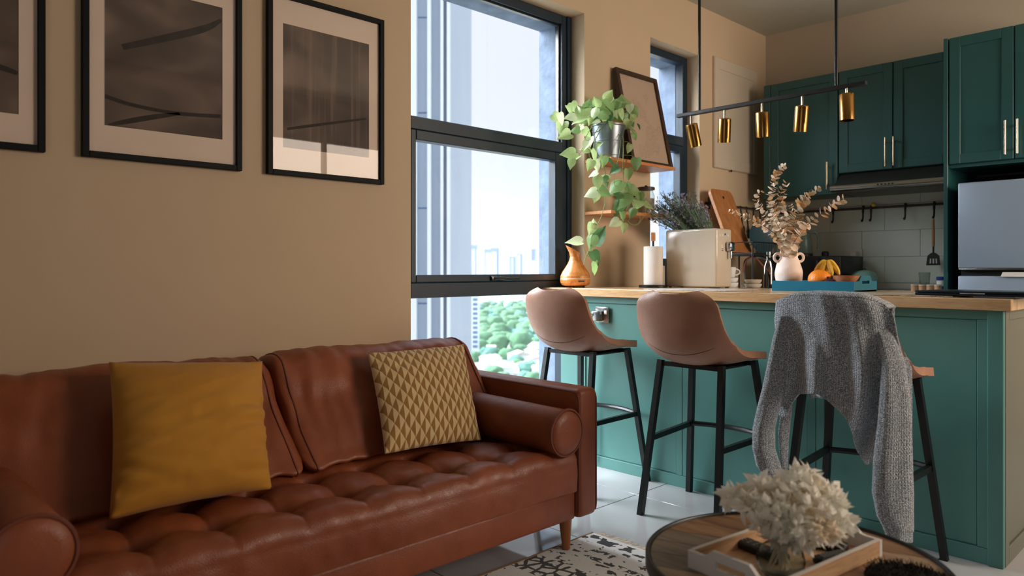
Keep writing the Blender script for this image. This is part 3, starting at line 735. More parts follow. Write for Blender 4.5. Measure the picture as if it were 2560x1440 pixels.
def back_cushion(y0, y1, seed):
    prof = [(.62, .395), (.60, .44), (.53, .53), (.46, .63), (.405, .70), (.37, .735), (.31, .752), (.25, .735), (.20, .68), (.19, .58), (.20, .45), (.25, .392), (.42, .385)]
    P = spline([(x, 0, z) for x, z in prof], 6, True); c = sum((p for p in P), V(0, 0, 0))/len(P); m = len(P)
    def f(u, v):
        w = 2*u-1; e = max(0, (abs(w)-.90)/.10); k = math.sqrt(max(0, 1-e*e))*.16+.84 if e > 0 else 1.0
        p = P[int(round(v*m)) % m]; q = c + (p-c)*k
        y = (y0+y1)/2 + w*(y1-y0)/2 + .008*nz((q.x*2, seed, q.z*2), 3)*(abs(w) > .8)
        edge = abs(w)**2
        d = .018*nz((q.x, y*.9, q.z*2.0), 4, seed) + .012*nz((q.x*.8, y*3.2, q.z*1.2), 7, seed+4)*(.4+edge) - .010*edge
        # pulled folds fanning from the lower corners
        d += .007*math.sin((q.z*26 + y*9)*1.0)*max(0, (.58-q.z)/.18)*(.25+edge) * (q.x > .42)
        dirv = (p-c).normalized()
        return V(q.x, y, q.z) + dirv*d
    b = nb(); g = surf(b, f, 90, m, cv=True)
    b.faces.new([g[0][j] for j in range(m)]); b.faces.new([g[-1][j] for j in range(m)][::-1])
    o = obj('back_cushion', b, 'sofa_leather', t, sharp=0, world=True); o.data.shade_smooth()
    for w in (-.925, .925):
        pts = []
        for j in range(0, m, 2):
            q = f((w+1)/2, j/m); pts.append(q + (V(q.x-c.x, 0, q.z-c.z)).normalized()*.0005)
        q = nb(); tube(q, pts, .0036, 6, closed=True); obj('piping', q, 'leather_seam', o, world=True)
back_cushion(1.118, 1.992, 1.0); back_cushion(.228, 1.112, 6.0)
def bolster(y, zc):
    r = .081; x0, x1 = .36, 1.025
    pr = [(.02, 0), (.05, .001), (.072, .006), (r, .018), (r+.002, .2), (r, x1-x0-.016), (.074, x1-x0-.004), (.05, x1-x0+.002), (.0, x1-x0+.004)]
    b = nb(); lathe(b, pr, 40)
    for v in b.verts:
        v.co += Vector((v.co.x, v.co.y, 0)).normalized()*(.003*nz(v.co, 14, y)) if v.co.xy.length > .01 else V(0, 0, 0)
    turn(b, R(90), 'Y'); move(b, (x0, y, zc)); o = obj('bolster', b, 'sofa_leather', t, sharp=0, world=True); o.data.shade_smooth()
    for xx in (x0+.012, x1-.010):
        q = nb(); tube(q, [(xx, y+math.cos(a)*(r+.001), zc+math.sin(a)*(r+.001)) for a in [2*PI*k/40 for k in range(40)]], .0045, 6, closed=True); obj('piping', q, 'leather_seam', o, world=True)
bolster(1.911, .462); bolster(.309, .462)
for x, y in ((.945, 1.985), (.945, .235), (.11, 1.985), (.11, .235), (.945, 1.11)):
    if (x, y) == (.945, 1.11): continue
    b = nb(); cyl(b, (x, y, .0135), (x-.004, y, .131), .0145, .025, 20); obj('leg', b, 'leg_wood', t, world=True)

# ------------------------------------------------------------------ cushions
def pillow(name, label, corners, T, mat, seed, wr=.006, nrm=None, piping=None, sharpc=.06, folds=()):
    BL, BR, TR, TL = [Vector(c) for c in corners]
    n_ = ((BR-BL).cross(TL-BL)).normalized()
    if n_.x < 0: n_ = -n_
    c0 = (BL+BR+TR+TL)/4
    def side(sg):
        def f(u, v):
            a, d = 2*u-1, 2*v-1
            # edges bow in between the pointed corners
            bu = 1 - sharpc*(1-d*d)*abs(a)**3; bv = 1 - sharpc*(1-a*a)*abs(d)**3
            uu, vv = (a*bu+1)/2, (d*bv+1)/2
            p = BL*(1-uu)*(1-vv)+BR*uu*(1-vv)+TR*uu*vv+TL*(1-uu)*vv
            th = T*((1-abs(a)**2.4)*(1-abs(d)**2.4))**.6
            rim = 1-max(abs(a), abs(d))
            w = wr*(nz((a*1.2, d*3.2, sg), 2.2, seed) + .8*nz((a*.8+d*.5, d*5-a*1.8, sg), 2.0, seed+3)) + wr*.8*nz((a*2, d*7, 0), 2.2, seed+9)*(1-rim)
            for (fu, fv, gu, gv, fw_, fd) in folds:
                du, dv = gu-fu, gv-fv; k = max(0, min(1, ((u-fu)*du+(v-fv)*dv)/(du*du+dv*dv))); ds = math.hypot(u-fu-k*du, v-fv-k*dv)
                w += (-fd*math.exp(-(ds/fw_)**2) + .6*fd*math.exp(-((ds-1.6*fw_)/fw_)**2))*(1-k*.75)
            return p + n_*sg*(th + (w if rim > .02 else 0))
        return f
    b = nb(); N_ = 64
    for sg in (1, -1):
        surf(b, side(sg), N_, N_, uv=lambda u, v: (u, v))
    bmesh.ops.remove_doubles(b, verts=b.verts, dist=.0004)
    o = obj(name, b, mat, sharp=0, loc=c0); o.data.shade_smooth()
    if piping:
        f = side(1); pts = []
        for k in range(40): pts.append(f(k/40, 0))
        for k in range(40): pts.append(f(1, k/40))
        for k in range(40): pts.append(f(1-k/40, 1))
        for k in range(40): pts.append(f(0, 1-k/40))
        q = nb(); tube(q, pts, .0045, 6, closed=True); pp = obj('piping', q, piping, o, world=True)
    tag(o, label, 'cushion', 'scatter cushions on the sofa'); return o
# mustard: bottom edge on the seat, top edge against the back cushion
pillow('scatter_cushion', 'plain mustard yellow velvet cushion leaning on the sofa', [aX(.735, 272, 1302), aX(.755, 680, 1222), aX(.475, 656, 903), aX(.475, 272, 905)], .10, 'mustard_velvet', 2.0, .004, sharpc=.045, folds=((.02, .46, .55, .30, .035, .010), (.99, .60, .72, .56, .03, .010), (.99, .47, .68, .40, .03, .012), (.99, .30, .75, .22, .028, .009), (.02, .28, .3, .14, .03, .009), (.05, .12, .4, .10, .03, .008), (.5, .5, .8, .52, .04, .004), (.97, .12, .7, .10, .028, .007)))
pillow('scatter_cushion', 'cream and brown triangle-patterned cushion at the right end of the sofa', [aX(.69, 962, 1136), aX(.735, 1203, 1100), aX(.44, 1160, 860), aX(.455, 918, 882)], .06, 'triangle_print', 5.0, .004, sharpc=.035)

# ------------------------------------------------------------------ bar stools
def make_stool(label):
    t = thing('bar_stool', label, 'bar stool', (0, 0, 0), group='leather bar stools along the island')
    line = [(-.252, .940), (-.250, .90), (-.243, .84), (-.232, .775), (-.208, .712), (-.165, .672), (-.10, .655), (-.02, .652), (.06, .658), (.12, .666), (.165, .670), (.192, .664)]
    P = spline([(0, y, z) for y, z in line], 8); m = len(P)-1
    tl = []
    for i, p in enumerate(P):
        a = P[max(0, i-1)]; c = P[min(m, i+1)]; tl.append((c-a).normalized())
    def hw(v):
        if v < .5: w = .178+.034*min(1, v/.42)
        else: w = .212-.012*((v-.5)/.5)
        if v < .13: w *= (1-(1-v/.13)**2.6*.42)
        if v > .84: w *= (1-((v-.84)/.16)**2.6*.80)
        return w
    def f(u, v):
        i = v*m; k = min(int(i), m-1); p = P[k].lerp(P[k+1], i-k); d = tl[k].lerp(tl[k+1], i-k).normalized()
        n_ = V(0, -d.z, d.y)          # points to the sitter's side
        if n_.z < 0 and v > .5: n_ = -n_
        if v <= .5 and n_.y < 0: n_ = -n_
        a = 2*u-1; w = hw(v)
        # the shell cups forward along the back and upward along the seat, most at the bend
        cup = .030+.048*math.exp(-((v-.42)/.2)**2)
        if v > .70: cup *= max(.08, 1-(v-.70)*4.2)
        return p + V(a*w, 0, 0) + n_*(cup*abs(a)**2.4)
    b = nb(); surf(b, f, 41, 73)
    o = obj('seat_shell', b, 'stool_leather', t, sharp=0); o.data.shade_smooth()
    md = o.modifiers.new('solid', 'SOLIDIFY'); md.thickness = .030; md.offset = 0
    md = o.modifiers.new('bevel', 'BEVEL'); md.width = .0125; md.segments = 3; md.limit_method = 'ANGLE'; md.angle_limit = R(50)
    # stitched seam across the lower back, on the outside
    pts = []
    for k in range(25):
        a = k/24; vv = .335+.055*(1-(2*a-1)**2); q = f(a*.94+.03, vv); pts.append(q + V(0, -.0150, -.0055))
    q = nb(); tube(q, pts, .0016, 6); obj('stitching', q, 'stitch_dark', o)
    b = nb(); tube(b, [f(u, .0) + V(0, 0, .004) for u in [k/20 for k in range(2, 19)]], .0016, 6); obj('stitching', b, 'stitch_dark', o)
    b = nb(); box(b, -.13, .13, -.11, .12, .630, .640, .003, 1); obj('seat_plate', b, 'metal_black', t)
    ft = {}
    for nm, sx, sy, tx, ty, fx, fy in (('rl', -1, -1, .145, -.118, .182, -.215), ('rr', 1, -1, .145, -.118, .182, -.215), ('fl', -1, 1, .15, .135, .217, .212), ('fr', 1, 1, .15, .135, .217, .212)):
        top = V(sx*tx, ty, .652); bot = V(sx*fx, fy, .0); ft[nm] = (top, bot)
        b = nb(); bar(b, bot, top, .024, .024, (0, 1, 0))
        for v in b.verts:
            if v.co.z < .02: v.co.z = 0
        obj('leg', b, 'metal_black', t)
    def on(nm, z): a, c = ft[nm]; return c.lerp(a, z/.64)
    for s in 'lr':
        b = nb(); bar(b, on('r'+s, .315), on('f'+s, .325), .018, .022); obj('stretcher', b, 'metal_black', t)
    a, c = on('fl', .325), on('fr', .325)
    pts = [a.lerp(c, k/12) + V(0, .05*math.sin(PI*k/12), 0) for k in range(13)]
    b = nb(); tube(b, pts, .0115, 8); obj('footrest', b, 'metal_black', t)
    b = nb(); bar(b, (-.145, -.118, .638), (.145, -.118, .638), .018); obj('seat_frame', b, 'metal_black', t)
    b = nb(); bar(b, (-.15, .135, .640), (.15, .135, .640), .018); obj('seat_frame', b, 'metal_black', t)
    return t
st = make_stool('tan leather bar stool between the two others'); st.location = (1.068, 2.735, 0)
dup(st, (.395, 2.740, 0), 0, 'tan leather bar stool nearest the window, beside the sofa arm')
dup(st, (1.710, 2.700, 0), 0, 'tan leather bar stool with a grey cardigan over its back')

# ------------------------------------------------------------------ cardigan over the third stool
cg = thing('knit_cardigan', 'grey marled knit cardigan hung over the right stool back', 'cardigan', (1.685, 2.44, .3))
def cx_(px, py, y=2.42): p = aY(y, px, py); return p
def poly_at(pts, t_):
    """pts: list of (t, value) -> interpolated (smooth)"""
    for (a, va), (c, vc) in zip(pts, pts[1:]):
        if t_ <= c:
            k = (t_-a)/(c-a) if c > a else 0; k = max(0, min(1, k)); return va+(vc-va)*k
    return pts[-1][1]
# outer sheet, seen from behind the stool: left and right edge and hem in photo positions
LE = [(735, 1952), (750, 1942), (800, 1938), (860, 1943), (920, 1938), (1010, 1930), (1060, 1945)]
RE = [(745, 2205), (760, 2222), (790, 2236), (850, 2245), (900, 2258), (960, 2262), (1020, 2255), (1100, 2210), (1165, 2190)]
HEM = [(0, 1035), (.08, 1045), (.17, 1000), (.20, 985), (.34, 985), (.44, 1005), (.56, 1040), (.66, 1075), (.78, 1130), (.9, 1162), (1, 1150)]
TOP = [(0, 752), (.06, 745), (.14, 741), (.35, 741), (.6, 744), (.78, 747), (.88, 753), (.95, 764), (1, 782)]
def body(u, v):
    hem = poly_at(HEM, u); top = poly_at(TOP, u)
    y_ = top + (hem-top)*v
    xl = poly_at([(a, c) for a, c in LE], y_); xr = poly_at([(a, c) for a, c in RE], y_)
    x_ = xl + (xr-xl)*u
    fold = (.012+.012*u)*math.sin(u*19+2.0*v) + .010*math.sin(u*31-3*v+1) + .012*nz((u*3, v*2, 0), 1.5, 4)
    amp = min(1, .25+v*1.1)
    near = 2.412 - .008*math.sin(PI*v) - .05*(abs(2*u-1)**3)*-1*.5
    return aY(near - fold*amp + .03*(2*u-1)**2*(1-.3*v), x_, y_)
b = nb(); surf(b, body, 90, 80, uv=lambda u, v: (u*56, v*52)); o = obj('back_panel', b, 'grey_knit', cg, sharp=0, world=True); o.data.shade_smooth()
md = o.modifiers.new('solid', 'SOLIDIFY'); md.thickness = .007; md.offset = 0
# the fold over the top of the backrest and the front half that hangs on the sitter's side
def over(u, v):
    p = body(.03+.94*u, 0); top = p.z
    if v < .35:
        a = v/.35*PI; q_ = 1-abs(2*u-1)**4; return V(p.x, p.y + .036*(1-math.cos(a)), top + .016*math.sin(a)*q_)
    k = (v-.35)/.65; return V(p.x + .01*math.sin(u*14)*k - .05*k*(2*u-1)**3, p.y+.072 + .055*k + .01*math.sin(u*17+k), top - .36*k)
b = nb(); surf(b, over, 60, 40, uv=lambda u, v: (u*42, v*22)); o = obj('front_panel', b, 'grey_knit', cg, sharp=0, world=True); o.data.shade_smooth()
md = o.modifiers.new('solid', 'SOLIDIFY'); md.thickness = .007; md.offset = 0
def sleeve(path, name='sleeve', cuff=True, seed=0, flat=.55, end_open=True):
    """path rows: photo x-left, x-right, y, world Y of the middle"""
    rows = path; m = len(rows)
    def row(v):
        i = v*(m-1); k = min(int(i), m-2); f_ = i-k
        f2 = f_*f_*(3-2*f_)
        return [rows[k][q]*(1-f2)+rows[k+1][q]*f2 for q in range(4)]
    def f(u, v):
        xl, xr, y_, yy = row(v); c = aY(yy, (xl+xr)/2, y_); e = aY(yy, xr, y_); r = (e-c).length
        a = 2*PI*u
        rr = 1 + .05*math.sin(3*a+v*5+seed) + .06*math.sin(5*a-v*4+seed*2) + .10*nz((math.cos(a), math.sin(a), v*3), 1.6, seed)
        gather = 1.0
        if cuff and v > .93: gather = .93
        ax = RT*1.0; return c + ax*(math.cos(a)*r*(rr if abs(math.cos(a)) < .8 else 1)*gather) + FW*(math.sin(a)*r*flat*rr*gather)
    b = nb(); surf(b, f, 56, 90, cu=True, uv=lambda u, v: (u*44, v*m*12)); o = obj(name, b, 'grey_knit', cg, sharp=0, world=True); o.data.shade_smooth()
    md = o.modifiers.new('solid', 'SOLIDIFY'); md.thickness = .006; md.offset = -1
    return o
sleeve([(2160, 2215, 785, 2.48), (2190, 2245, 840, 2.45), (2203, 2264, 905, 2.42), (2198, 2276, 980, 2.40), (2192, 2281, 1060, 2.39), (2181, 2284, 1150, 2.38), (2178, 2286, 1230, 2.38), (2190, 2286, 1290, 2.38), (2206, 2286, 1318, 2.38), (2212, 2285, 1352, 2.38)], seed=1.0)
sleeve([(1948, 1985, 790, 2.44), (1932, 1972, 850, 2.43), (1920, 1965, 910, 2.42), (1908, 1962, 970, 2.41), (1895, 1948, 1020, 2.40), (1884, 1936, 1070, 2.39), (1883, 1936, 1120, 2.39), (1893, 1950, 1165, 2.40), (1915, 1962, 1195, 2.41), (1945, 1972, 1215, 2.43)], seed=4.0, flat=.7)
# the loose inner end of the left sleeve and front edge
sleeve([(1958, 1984, 985, 2.50), (1950, 1978, 1040, 2.50), (1946, 1972, 1090, 2.49), (1950, 1970, 1140, 2.48), (1952, 1968, 1185, 2.48)], name='front_edge', cuff=False, seed=7.0, flat=.3)
sleeve([(2240, 2262, 880, 2.53), (2255, 2281, 920, 2.52), (2258, 2282, 990, 2.51), (2262, 2281, 1060, 2.50)], name='front_edge', cuff=False, seed=9.0, flat=.35)

# ------------------------------------------------------------------ rug
random.seed(11)
RX0, RX1, RY0, RY1 = .905, 2.75, -.55, 2.185
t = thing('patterned_rug', 'cream woven rug with black flecked pattern and fringe', 'rug', (1.3, RY1, 0))
b = nb()
def rugf(u, v):
    x = RX0+(RX1-RX0)*u + .006*nz((0, v*8, 0), 2, 3)*(u < .02); y = RY0+(RY1-RY0)*v
    return V(x, y, .0125 + .0012*nz((x, y, 0), 9, 1))
surf(b, rugf, 60, 60)
ex = bmesh.ops.extrude_face_region(b, geom=list(b.faces)); 
for v in [g for g in ex['geom'] if isinstance(g, bmesh.types.BMVert)]: v.co.z = .001
obj('weave', b, 'rug_weave', t, world=True)
b = nb(); tube(b, [(RX0+.006*nz((0, k/40*8, 0), 2, 3), RY0+(RY1-RY0)*k/40, .009) for k in range(41)], .006, 6); obj('bound_edge', b, 'yarn_edge', t, world=True)
b = nb(); x = RX0+.004
while x < RX1:
    l_ = .05+random.uniform(-.008, .014); dx = random.uniform(-.016, .016)
    tube(b, [(x, RY1-.002, .009), (x+dx*.4, RY1+l_*.5, .006), (x+dx, RY1+l_, .0025)], [.0016, .0014, .001], 4); x += .0052
o = obj('fringe', b, 'fringe_yarn', t, world=True); o['kind'] = 'stuff'

# ------------------------------------------------------------------ coffee table
TZ = .38; TC = V(1.989, 1.590, 0); TR_ = .328
t = thing('coffee_table', 'round coffee table with plank top and black metal rim', 'coffee table', (TC.x, TC.y, 0))
b = nb(); lathe(b, [(TR_-.010, TZ-.030), (TR_-.003, TZ-.030), (TR_, TZ-.026), (TR_, TZ+.003), (TR_-.003, TZ+.006), (TR_-.009, TZ+.006), (TR_-.011, TZ+.003), (TR_-.011, TZ-.03)], 96, TC, False, False); obj('rim', b, 'metal_black', t, world=True)
b = nb(); cyl(b, TC+V(0, 0, TZ-.028), TC+V(0, 0, TZ-.0085), TR_-.0115, n=72); obj('top_base', b, 'dark_wood', t, world=True)
# planks cut to the circle
rt_ = TR_-.0125; ang = R(20); n_pl = 8; wdt = 2*rt_/n_pl
for k in range(n_pl):
    y0, y1 = -rt_+k*wdt+.0008, -rt_+(k+1)*wdt-.0008
    def arc(sg):
        return [(sg*math.sqrt(max(0, rt_*rt_-(y0+(y1-y0)*i/8)**2)), y0+(y1-y0)*i/8) for i in range(9)]
    cut = random.uniform(-.12, .12)
    for half in (0, 1):
        pl = [(x, y) for x, y in arc(-1 if half == 0 else 1)]
        cc = cut
        lim = min(abs(p[0]) for p in pl)
        if lim < .02: cc = 0
        poly = pl + [(cc + (-.0008 if half == 0 else .0008), y1), (cc + (-.0008 if half == 0 else .0008), y0)]
        b = nb(); prism(b, poly, lambda x, y: V(x, y, TZ-.0084), lambda x, y: V(x, y, TZ))
        turn(b, ang); move(b, TC); obj('plank', b, random.choice(['table_wood', 'table_wood_pale', 'table_wood', 'table_wood_grey']), t, world=True)
for k in range(3):
    a = 2*PI*k/3+.9; p = TC + V(math.cos(a)*.2, math.sin(a)*.2, TZ-.03); q = TC + V(math.cos(a)*.27, math.sin(a)*.27, .013)
    b = nb(); cyl(b, q, p, .011, n=12); obj('leg', b, 'metal_black', t, world=True)
b = nb(); tube(b, [TC+V(math.cos(2*PI*k/40)*.235, math.sin(2*PI*k/40)*.235, .19) for k in range(40)], .007, 8, closed=True); obj('stretcher_ring', b, 'metal_black', t, world=True)

# tray on the coffee table: short white ends with hand holes, long natural sides
A_ = V(1.842, 1.392, TZ+.0005); B_ = V(2.116, 1.769, TZ+.0005); e1 = V(.989, -.130, 0).normalized(); e2 = V(.130, .989, 0).normalized()
LW = abs((B_-A_).dot(e1)); LL = abs((B_-A_).dot(e2))
tr = thing('serving_tray', 'white-ended wooden tray with hand holes on the coffee table', 'tray', A_)
tr.rotation_euler = (0, 0, math.atan2(e1.y, e1.x))
b = nb(); box(b, .006, LW-.006, .006, LL-.006, 0, .006); obj('base', b, 'tray_wood', tr)
def tray_end(y0, y1, W_, H_, hz0, hz1, mat, par, hump=.018, nm='end_board'):
    """end board with a raised middle and a slot, as one mesh"""
    N_ = 24; b = nb()
    def topz(x):
        k = abs(x/W_-.5)*2; return H_ + hump*(1 if k < .42 else max(0, 1-(k-.42)/.18) if k < .6 else 0)
    xs = [W_*i/N_ for i in range(N_+1)]
    s0, s1 = W_*.33, W_*.67
    cols = sorted(set(xs+[s0, s1]))
    for xa, xb in zip(cols, cols[1:]):
        spans = [(0, None)] if not (xa >= s0-1e-6 and xb <= s1+1e-6) else [(0, hz0), (hz1, None)]
        for lo, hi in spans:
            ta = topz(xa) if hi is None else hi; tb_ = topz(xb) if hi is None else hi
            vs = [(xa, lo), (xb, lo), (xb, tb_), (xa, ta)]
            prism(b, vs, lambda x, z: V(x, y0, z), lambda x, z: V(x, y1, z))
    bmesh.ops.remove_doubles(b, verts=b.verts, dist=1e-5)
    # drop the walls inside the board
    seen = {}
    for f in b.faces: seen.setdefault(tuple(sorted(v.index for v in f.verts)), []).append(f)
    dd = []
    b.verts.index_update(); seen = {}
    for f in b.faces: seen.setdefault(tuple(sorted(v.index for v in f.verts)), []).append(f)
    for k, v in seen.items():
        if len(v) > 1: dd += v
    if dd: bmesh.ops.delete(b, geom=dd, context='FACES')
    return obj(nm, b, mat, par)
tray_end(0, .010, LW, .038, .020, .036, 'white_gloss', tr); tray_end(LL-.010, LL, LW, .038, .020, .036, 'white_gloss', tr)
for x0 in (0, LW-.009):
    b = nb(); box(b, x0, x0+.009, .0102, LL-.0102, 0, .038, .001, 1); obj('side_board', b, 'tray_wood', tr)
    b = nb(); box(b, x0, x0+.009, .0102, LL-.0102, .0381, .0392); obj('painted_edge', b, 'white_gloss', tr)

# remotes in the tray
def remote(label, p, rz, L, w, keys=True):
    t = thing('remote_control', label, 'remote control', p, rz, 'remote controls in the tray')
    b = nb(); box(b, -w/2, w/2, -L/2, L/2, 0, .018, .006, 3); obj('body', b, 'rubber_black', t)
    if keys:
        for i in range(3):
            for j in range(7):
                b = nb(); box(b, -w*.33+i*w*.24, -w*.33+i*w*.24+w*.16, -L*.38+j*L*.11, -L*.38+j*L*.11+.008, .0181, .0195, .0008, 1); obj('key', b, 'button_grey', t)
zt_ = TZ+.0068
remote('black remote control lying left of the flower vase', V(1.915, 1.567, zt_), R(-103), .15, .044)
remote('black remote control behind the flower vase', V(2.005, 1.705, zt_), R(-82), .11, .042)
remote('thin black remote control right of the flower vase', V(2.058, 1.640, zt_), R(-20), .10, .03)
# dark fluffy coaster at the right
t = thing('fluffy_coaster', 'dark brown fluffy pad on the right of the coffee table', 'pad', aZ(TZ, 2275, 1462))
b = nb(); lathe(b, [(.0, .0005), (.085, .0005), (.088, .008), (.082, .014), (0, .016)], 32); obj('pad', b, 'fur_dark', t)
b = nb()
for k in range(900):
    a = random.uniform(0, 2*PI); r_ = .086*math.sqrt(random.random()); p = V(r_*math.cos(a), r_*math.sin(a), .013)
    d = V(random.uniform(-1, 1), random.uniform(-1, 1), 1.1).normalized()*random.uniform(.008, .016)
    tube(b, [p, p+d], [.0012, .0004], 3)
o = obj('pile', b, 'fur_dark', t, sharp=0); o['kind'] = 'stuff'

# glass bud vase with dried white flowers
VP = aZ(TZ+.007, 1996, 1452); VP = V(2.014, 1.478, TZ+.007)
t = thing('glass_bud_vase', 'round clear glass vase in the white tray', 'vase', VP)
b = nb(); lathe(b, [(.018, .0), (.034, .004), (.046, .018), (.050, .036), (.046, .054), (.032, .068), (.020, .075), (.016, .082), (.019, .090)], 36, cap1=False); obj('bowl', b, 'vase_glass', t, sharp=0)
b = nb(); lathe(b, [(.015, .003), (.031, .007), (.043, .02), (.046, .034)], 36, cap1=False, cap0=True); obj('inner_wall', b, 'vase_glass', t, sharp=0)
fb = thing('dried_flower_bunch', 'fluffy cream dried flowers standing in the glass vase', 'dried flowers', VP+V(0, 0, .01))
def petal_mesh():
    b = nb()
    for s in range(3):
        a0 = s*2.1
        def f(u, v):
            w = math.sin(PI*(.12+.88*v))**.8*.5*(2*u-1); return V(math.cos(a0)*(v*1.0)-math.sin(a0)*w, math.sin(a0)*v+math.cos(a0)*w, .55*v-.25*v*v+.1*abs(2*u-1))
        surf(b, f, 3, 4)
    me = bpy.data.meshes.new('petal'); b.to_mesh(me); b.free(); return me
def cluster(bm, c, r, n, size, seed):
    rr = random.Random(seed)
    for k in range(n):
        d = V(rr.gauss(0, 1), rr.gauss(0, 1), rr.gauss(0, 1)).normalized()
        p = c + d*r*rr.uniform(.55, 1.0); q = d.to_track_quat('Z', 'Y').to_matrix().to_4x4() @ Matrix.Rotation(rr.uniform(0, 6.28), 4, 'Z')
        s = size*rr.uniform(.7, 1.25)
        vs = []
        for (x, y, z) in ((0, 0, 0), (.45, -.3, .35), (1, 0, .55), (.45, .3, .35)):
            vs.append(bm.verts.new(p + q.to_3x3() @ V(x*s, y*s, z*s)))
        bm.faces.new(vs)
        vs2 = [bm.verts.new(p + q.to_3x3() @ V(-x*s*.8, y*s*.9, z*s)) for (x, y, z) in ((0, 0, 0), (.45, -.3, .35), (1, 0, .55), (.45, .3, .35))]
        bm.faces.new(vs2)
heads = [(1835, 1245, .016, 1.57), (1875, 1262, .022, 1.50), (1880, 1240, .018, 1.56), (1905, 1228, .022, 1.54), (1925, 1275, .028, 1.48), (1930, 1222, .02, 1.57), (1950, 1305, .026, 1.46), (1975, 1250, .028, 1.52), (1985, 1208, .024, 1.54), (2012, 1196, .022, 1.54), (2005, 1230, .028, 1.5), (2030, 1270, .030, 1.47), (2040, 1240, .026, 1.53), (2070, 1255, .028, 1.5), (2062, 1235, .02, 1.58), (2090, 1280, .022, 1.5), (2100, 1300, .018, 1.53), (2050, 1310, .024, 1.46), (1990, 1310, .026, 1.45), (1910, 1300, .02, 1.52), (2080, 1330, .014, 1.5), (1975, 1345, .018, 1.45), (1950, 1250, .026, 1.55), (2015, 1340, .018, 1.46), (1945, 1335, .014, 1.5)]
for i, (px, py, r_, dd) in enumerate(heads):
    c = aD(dd+.08, px, py); b = nb(); cluster(b, c, r_*.98, 30, .029, i)
    o = obj('flower_head', b, 'dried_cream' if i % 5 == 2 else 'dried_white', fb, sharp=0, world=True)
    q = nb(); base = VP + V(random.uniform(-.008, .008), random.uniform(-.008, .008), .075)
    tube(q, spline([VP+V(random.uniform(-.02, .02), random.uniform(-.02, .02), .02), base, base.lerp(c, .5)+V(0, 0, .015), c], 5), .0014, 5); obj('stem', q, 'dried_cream', o, world=True)

# ------------------------------------------------------------------ things on the island
random.seed(5)
# aroma diffuser shaped like a drop
t = thing('aroma_diffuser', 'wood-grain drop-shaped aroma diffuser at the window end of the worktop', 'diffuser', (.012, 3.098, ZC))
b = nb(); lathe(b, [(.055, .008), (.076, .014), (.084, .026), (.086, .042), (.0845, .048)], 48, cap1=False); obj('base', b, 'diffuser_wood', t, sharp=0)
b = nb(); lathe(b, [(.0845, .048), (.0855, .0495), (.0845, .051)], 48, cap0=False, cap1=False); obj('ring', b, 'cord_white', t, sharp=0)
b = nb(); pr_ = [(.0845, .051), (.083, .065), (.075, .085), (.062, .105), (.047, .128), (.036, .150), (.030, .172), (.0305, .190), (.036, .206), (.042, .216), (.038, .214), (.030, .195)]
lathe(b, pr_, 48, cap0=False, cap1=False)
for v in b.verts:
    if v.co.z > .16:
        k = (v.co.z-.16)/.056; d = v.co.xy.dot(V(-RT.x, -RT.y, 0).xy)   # lip rises towards the window side
        v.co.z += k*k*d*.55; v.co.x += -RT.x*.014*k*k; v.co.y += -RT.y*.014*k*k
obj('cover', b, 'diffuser_wood', t, sharp=0)
for a in (.4, 2.5, 4.6):
    b = nb(); cyl(b, (.05*math.cos(a), .05*math.sin(a), 0), (.05*math.cos(a), .05*math.sin(a), .0085), .006, n=10); obj('foot', b, 'rubber_black', t)
p = -FW*.0845 + RT*.028; p = V(p.x, p.y, 0).normalized()*.0862
b = nb(); box(b, -.018, .018, -.002, .002, .031, .040, .001, 1); turn(b, math.atan2(p.y, p.x)-PI/2); move(b, (p.x, p.y, 0)); obj('button_panel', b, 'dark_wood', t)

# kitchen roll on its stand
t = thing('paper_towel_stand', 'black kitchen roll stand with wooden knob', 'paper towel stand', (.325, 3.405, ZC))
b = nb(); lathe(b, [(.078, 0), (.080, .002), (.080, .012), (.078, .014)], 40); obj('base', b, 'metal_black', t)
b = nb(); cyl(b, (0, 0, .014), (0, 0, .262), .006, n=12); obj('rod', b, 'metal_black', t)
b = nb(); lathe(b, [(.012, .262), (.0125, .264), (.0125, .308), (.011, .310)], 20); obj('knob', b, 'shelf_wood', t)
b = nb(); d = V(RT.x, RT.y, 0)*.074; tube(b, spline([d+V(0, 0, .012), d+V(0, 0, .145), d+V(-.004, 0, .153)+V(0,0,0), d*.93+V(0, 0, .145), d*.93+V(0, 0, .012)], 5), .0036, 8); obj('arm', b, 'metal_black', t)
b = nb(); lathe(b, [(.02, .0), (.052, .0), (.0535, .002), (.0535, .213), (.052, .216), (.02, .216), (.02, 0)], 44, (0, 0, .0148), False, False)
o = obj('paper_towel_roll', b, 'paper_white', sharp=30); o.location = (.325, 3.405, ZC); tag(o, 'white kitchen roll standing beside the water dispenser', 'paper towel')
# water dispenser
t = thing('water_dispenser', 'glossy beige countertop water dispenser box', 'water dispenser', (.505, 3.57, ZC))
b = nb(); box(b, .340, .668, 3.50, 3.66, ZC+.004, 1.262, .012, 4); bd = obj('body', b, 'beige_gloss', t, world=True)
for x, y in ((.36, 3.52), (.65, 3.52), (.36, 3.64), (.65, 3.64)):
    b = nb(); cyl(b, (x, y, ZC), (x, y, ZC+.0045), .01, n=10); obj('foot', b, 'rubber_black', t, world=True)
for k, m_ in enumerate(('plastic_white', 'plastic_white', 'jar_blue', 'plastic_white')):
    b = nb(); cyl(b, (.6675, 3.532+.028*k, 1.225+(.006 if k == 2 else 0)), (.6695, 3.532+.028*k, 1.225+(.006 if k == 2 else 0)), .006, n=12); obj('button', b, m_, t, world=True)
b = nb(); box(b, .668, .70, 3.59, 3.645, 1.138, 1.19, .012, 3); obj('tap_block', b, 'chrome', t, world=True)
b = nb(); cyl(b, (.687, 3.617, 1.138), (.687, 3.617, 1.10), .007, n=12); obj('spout', b, 'chrome', t, world=True)
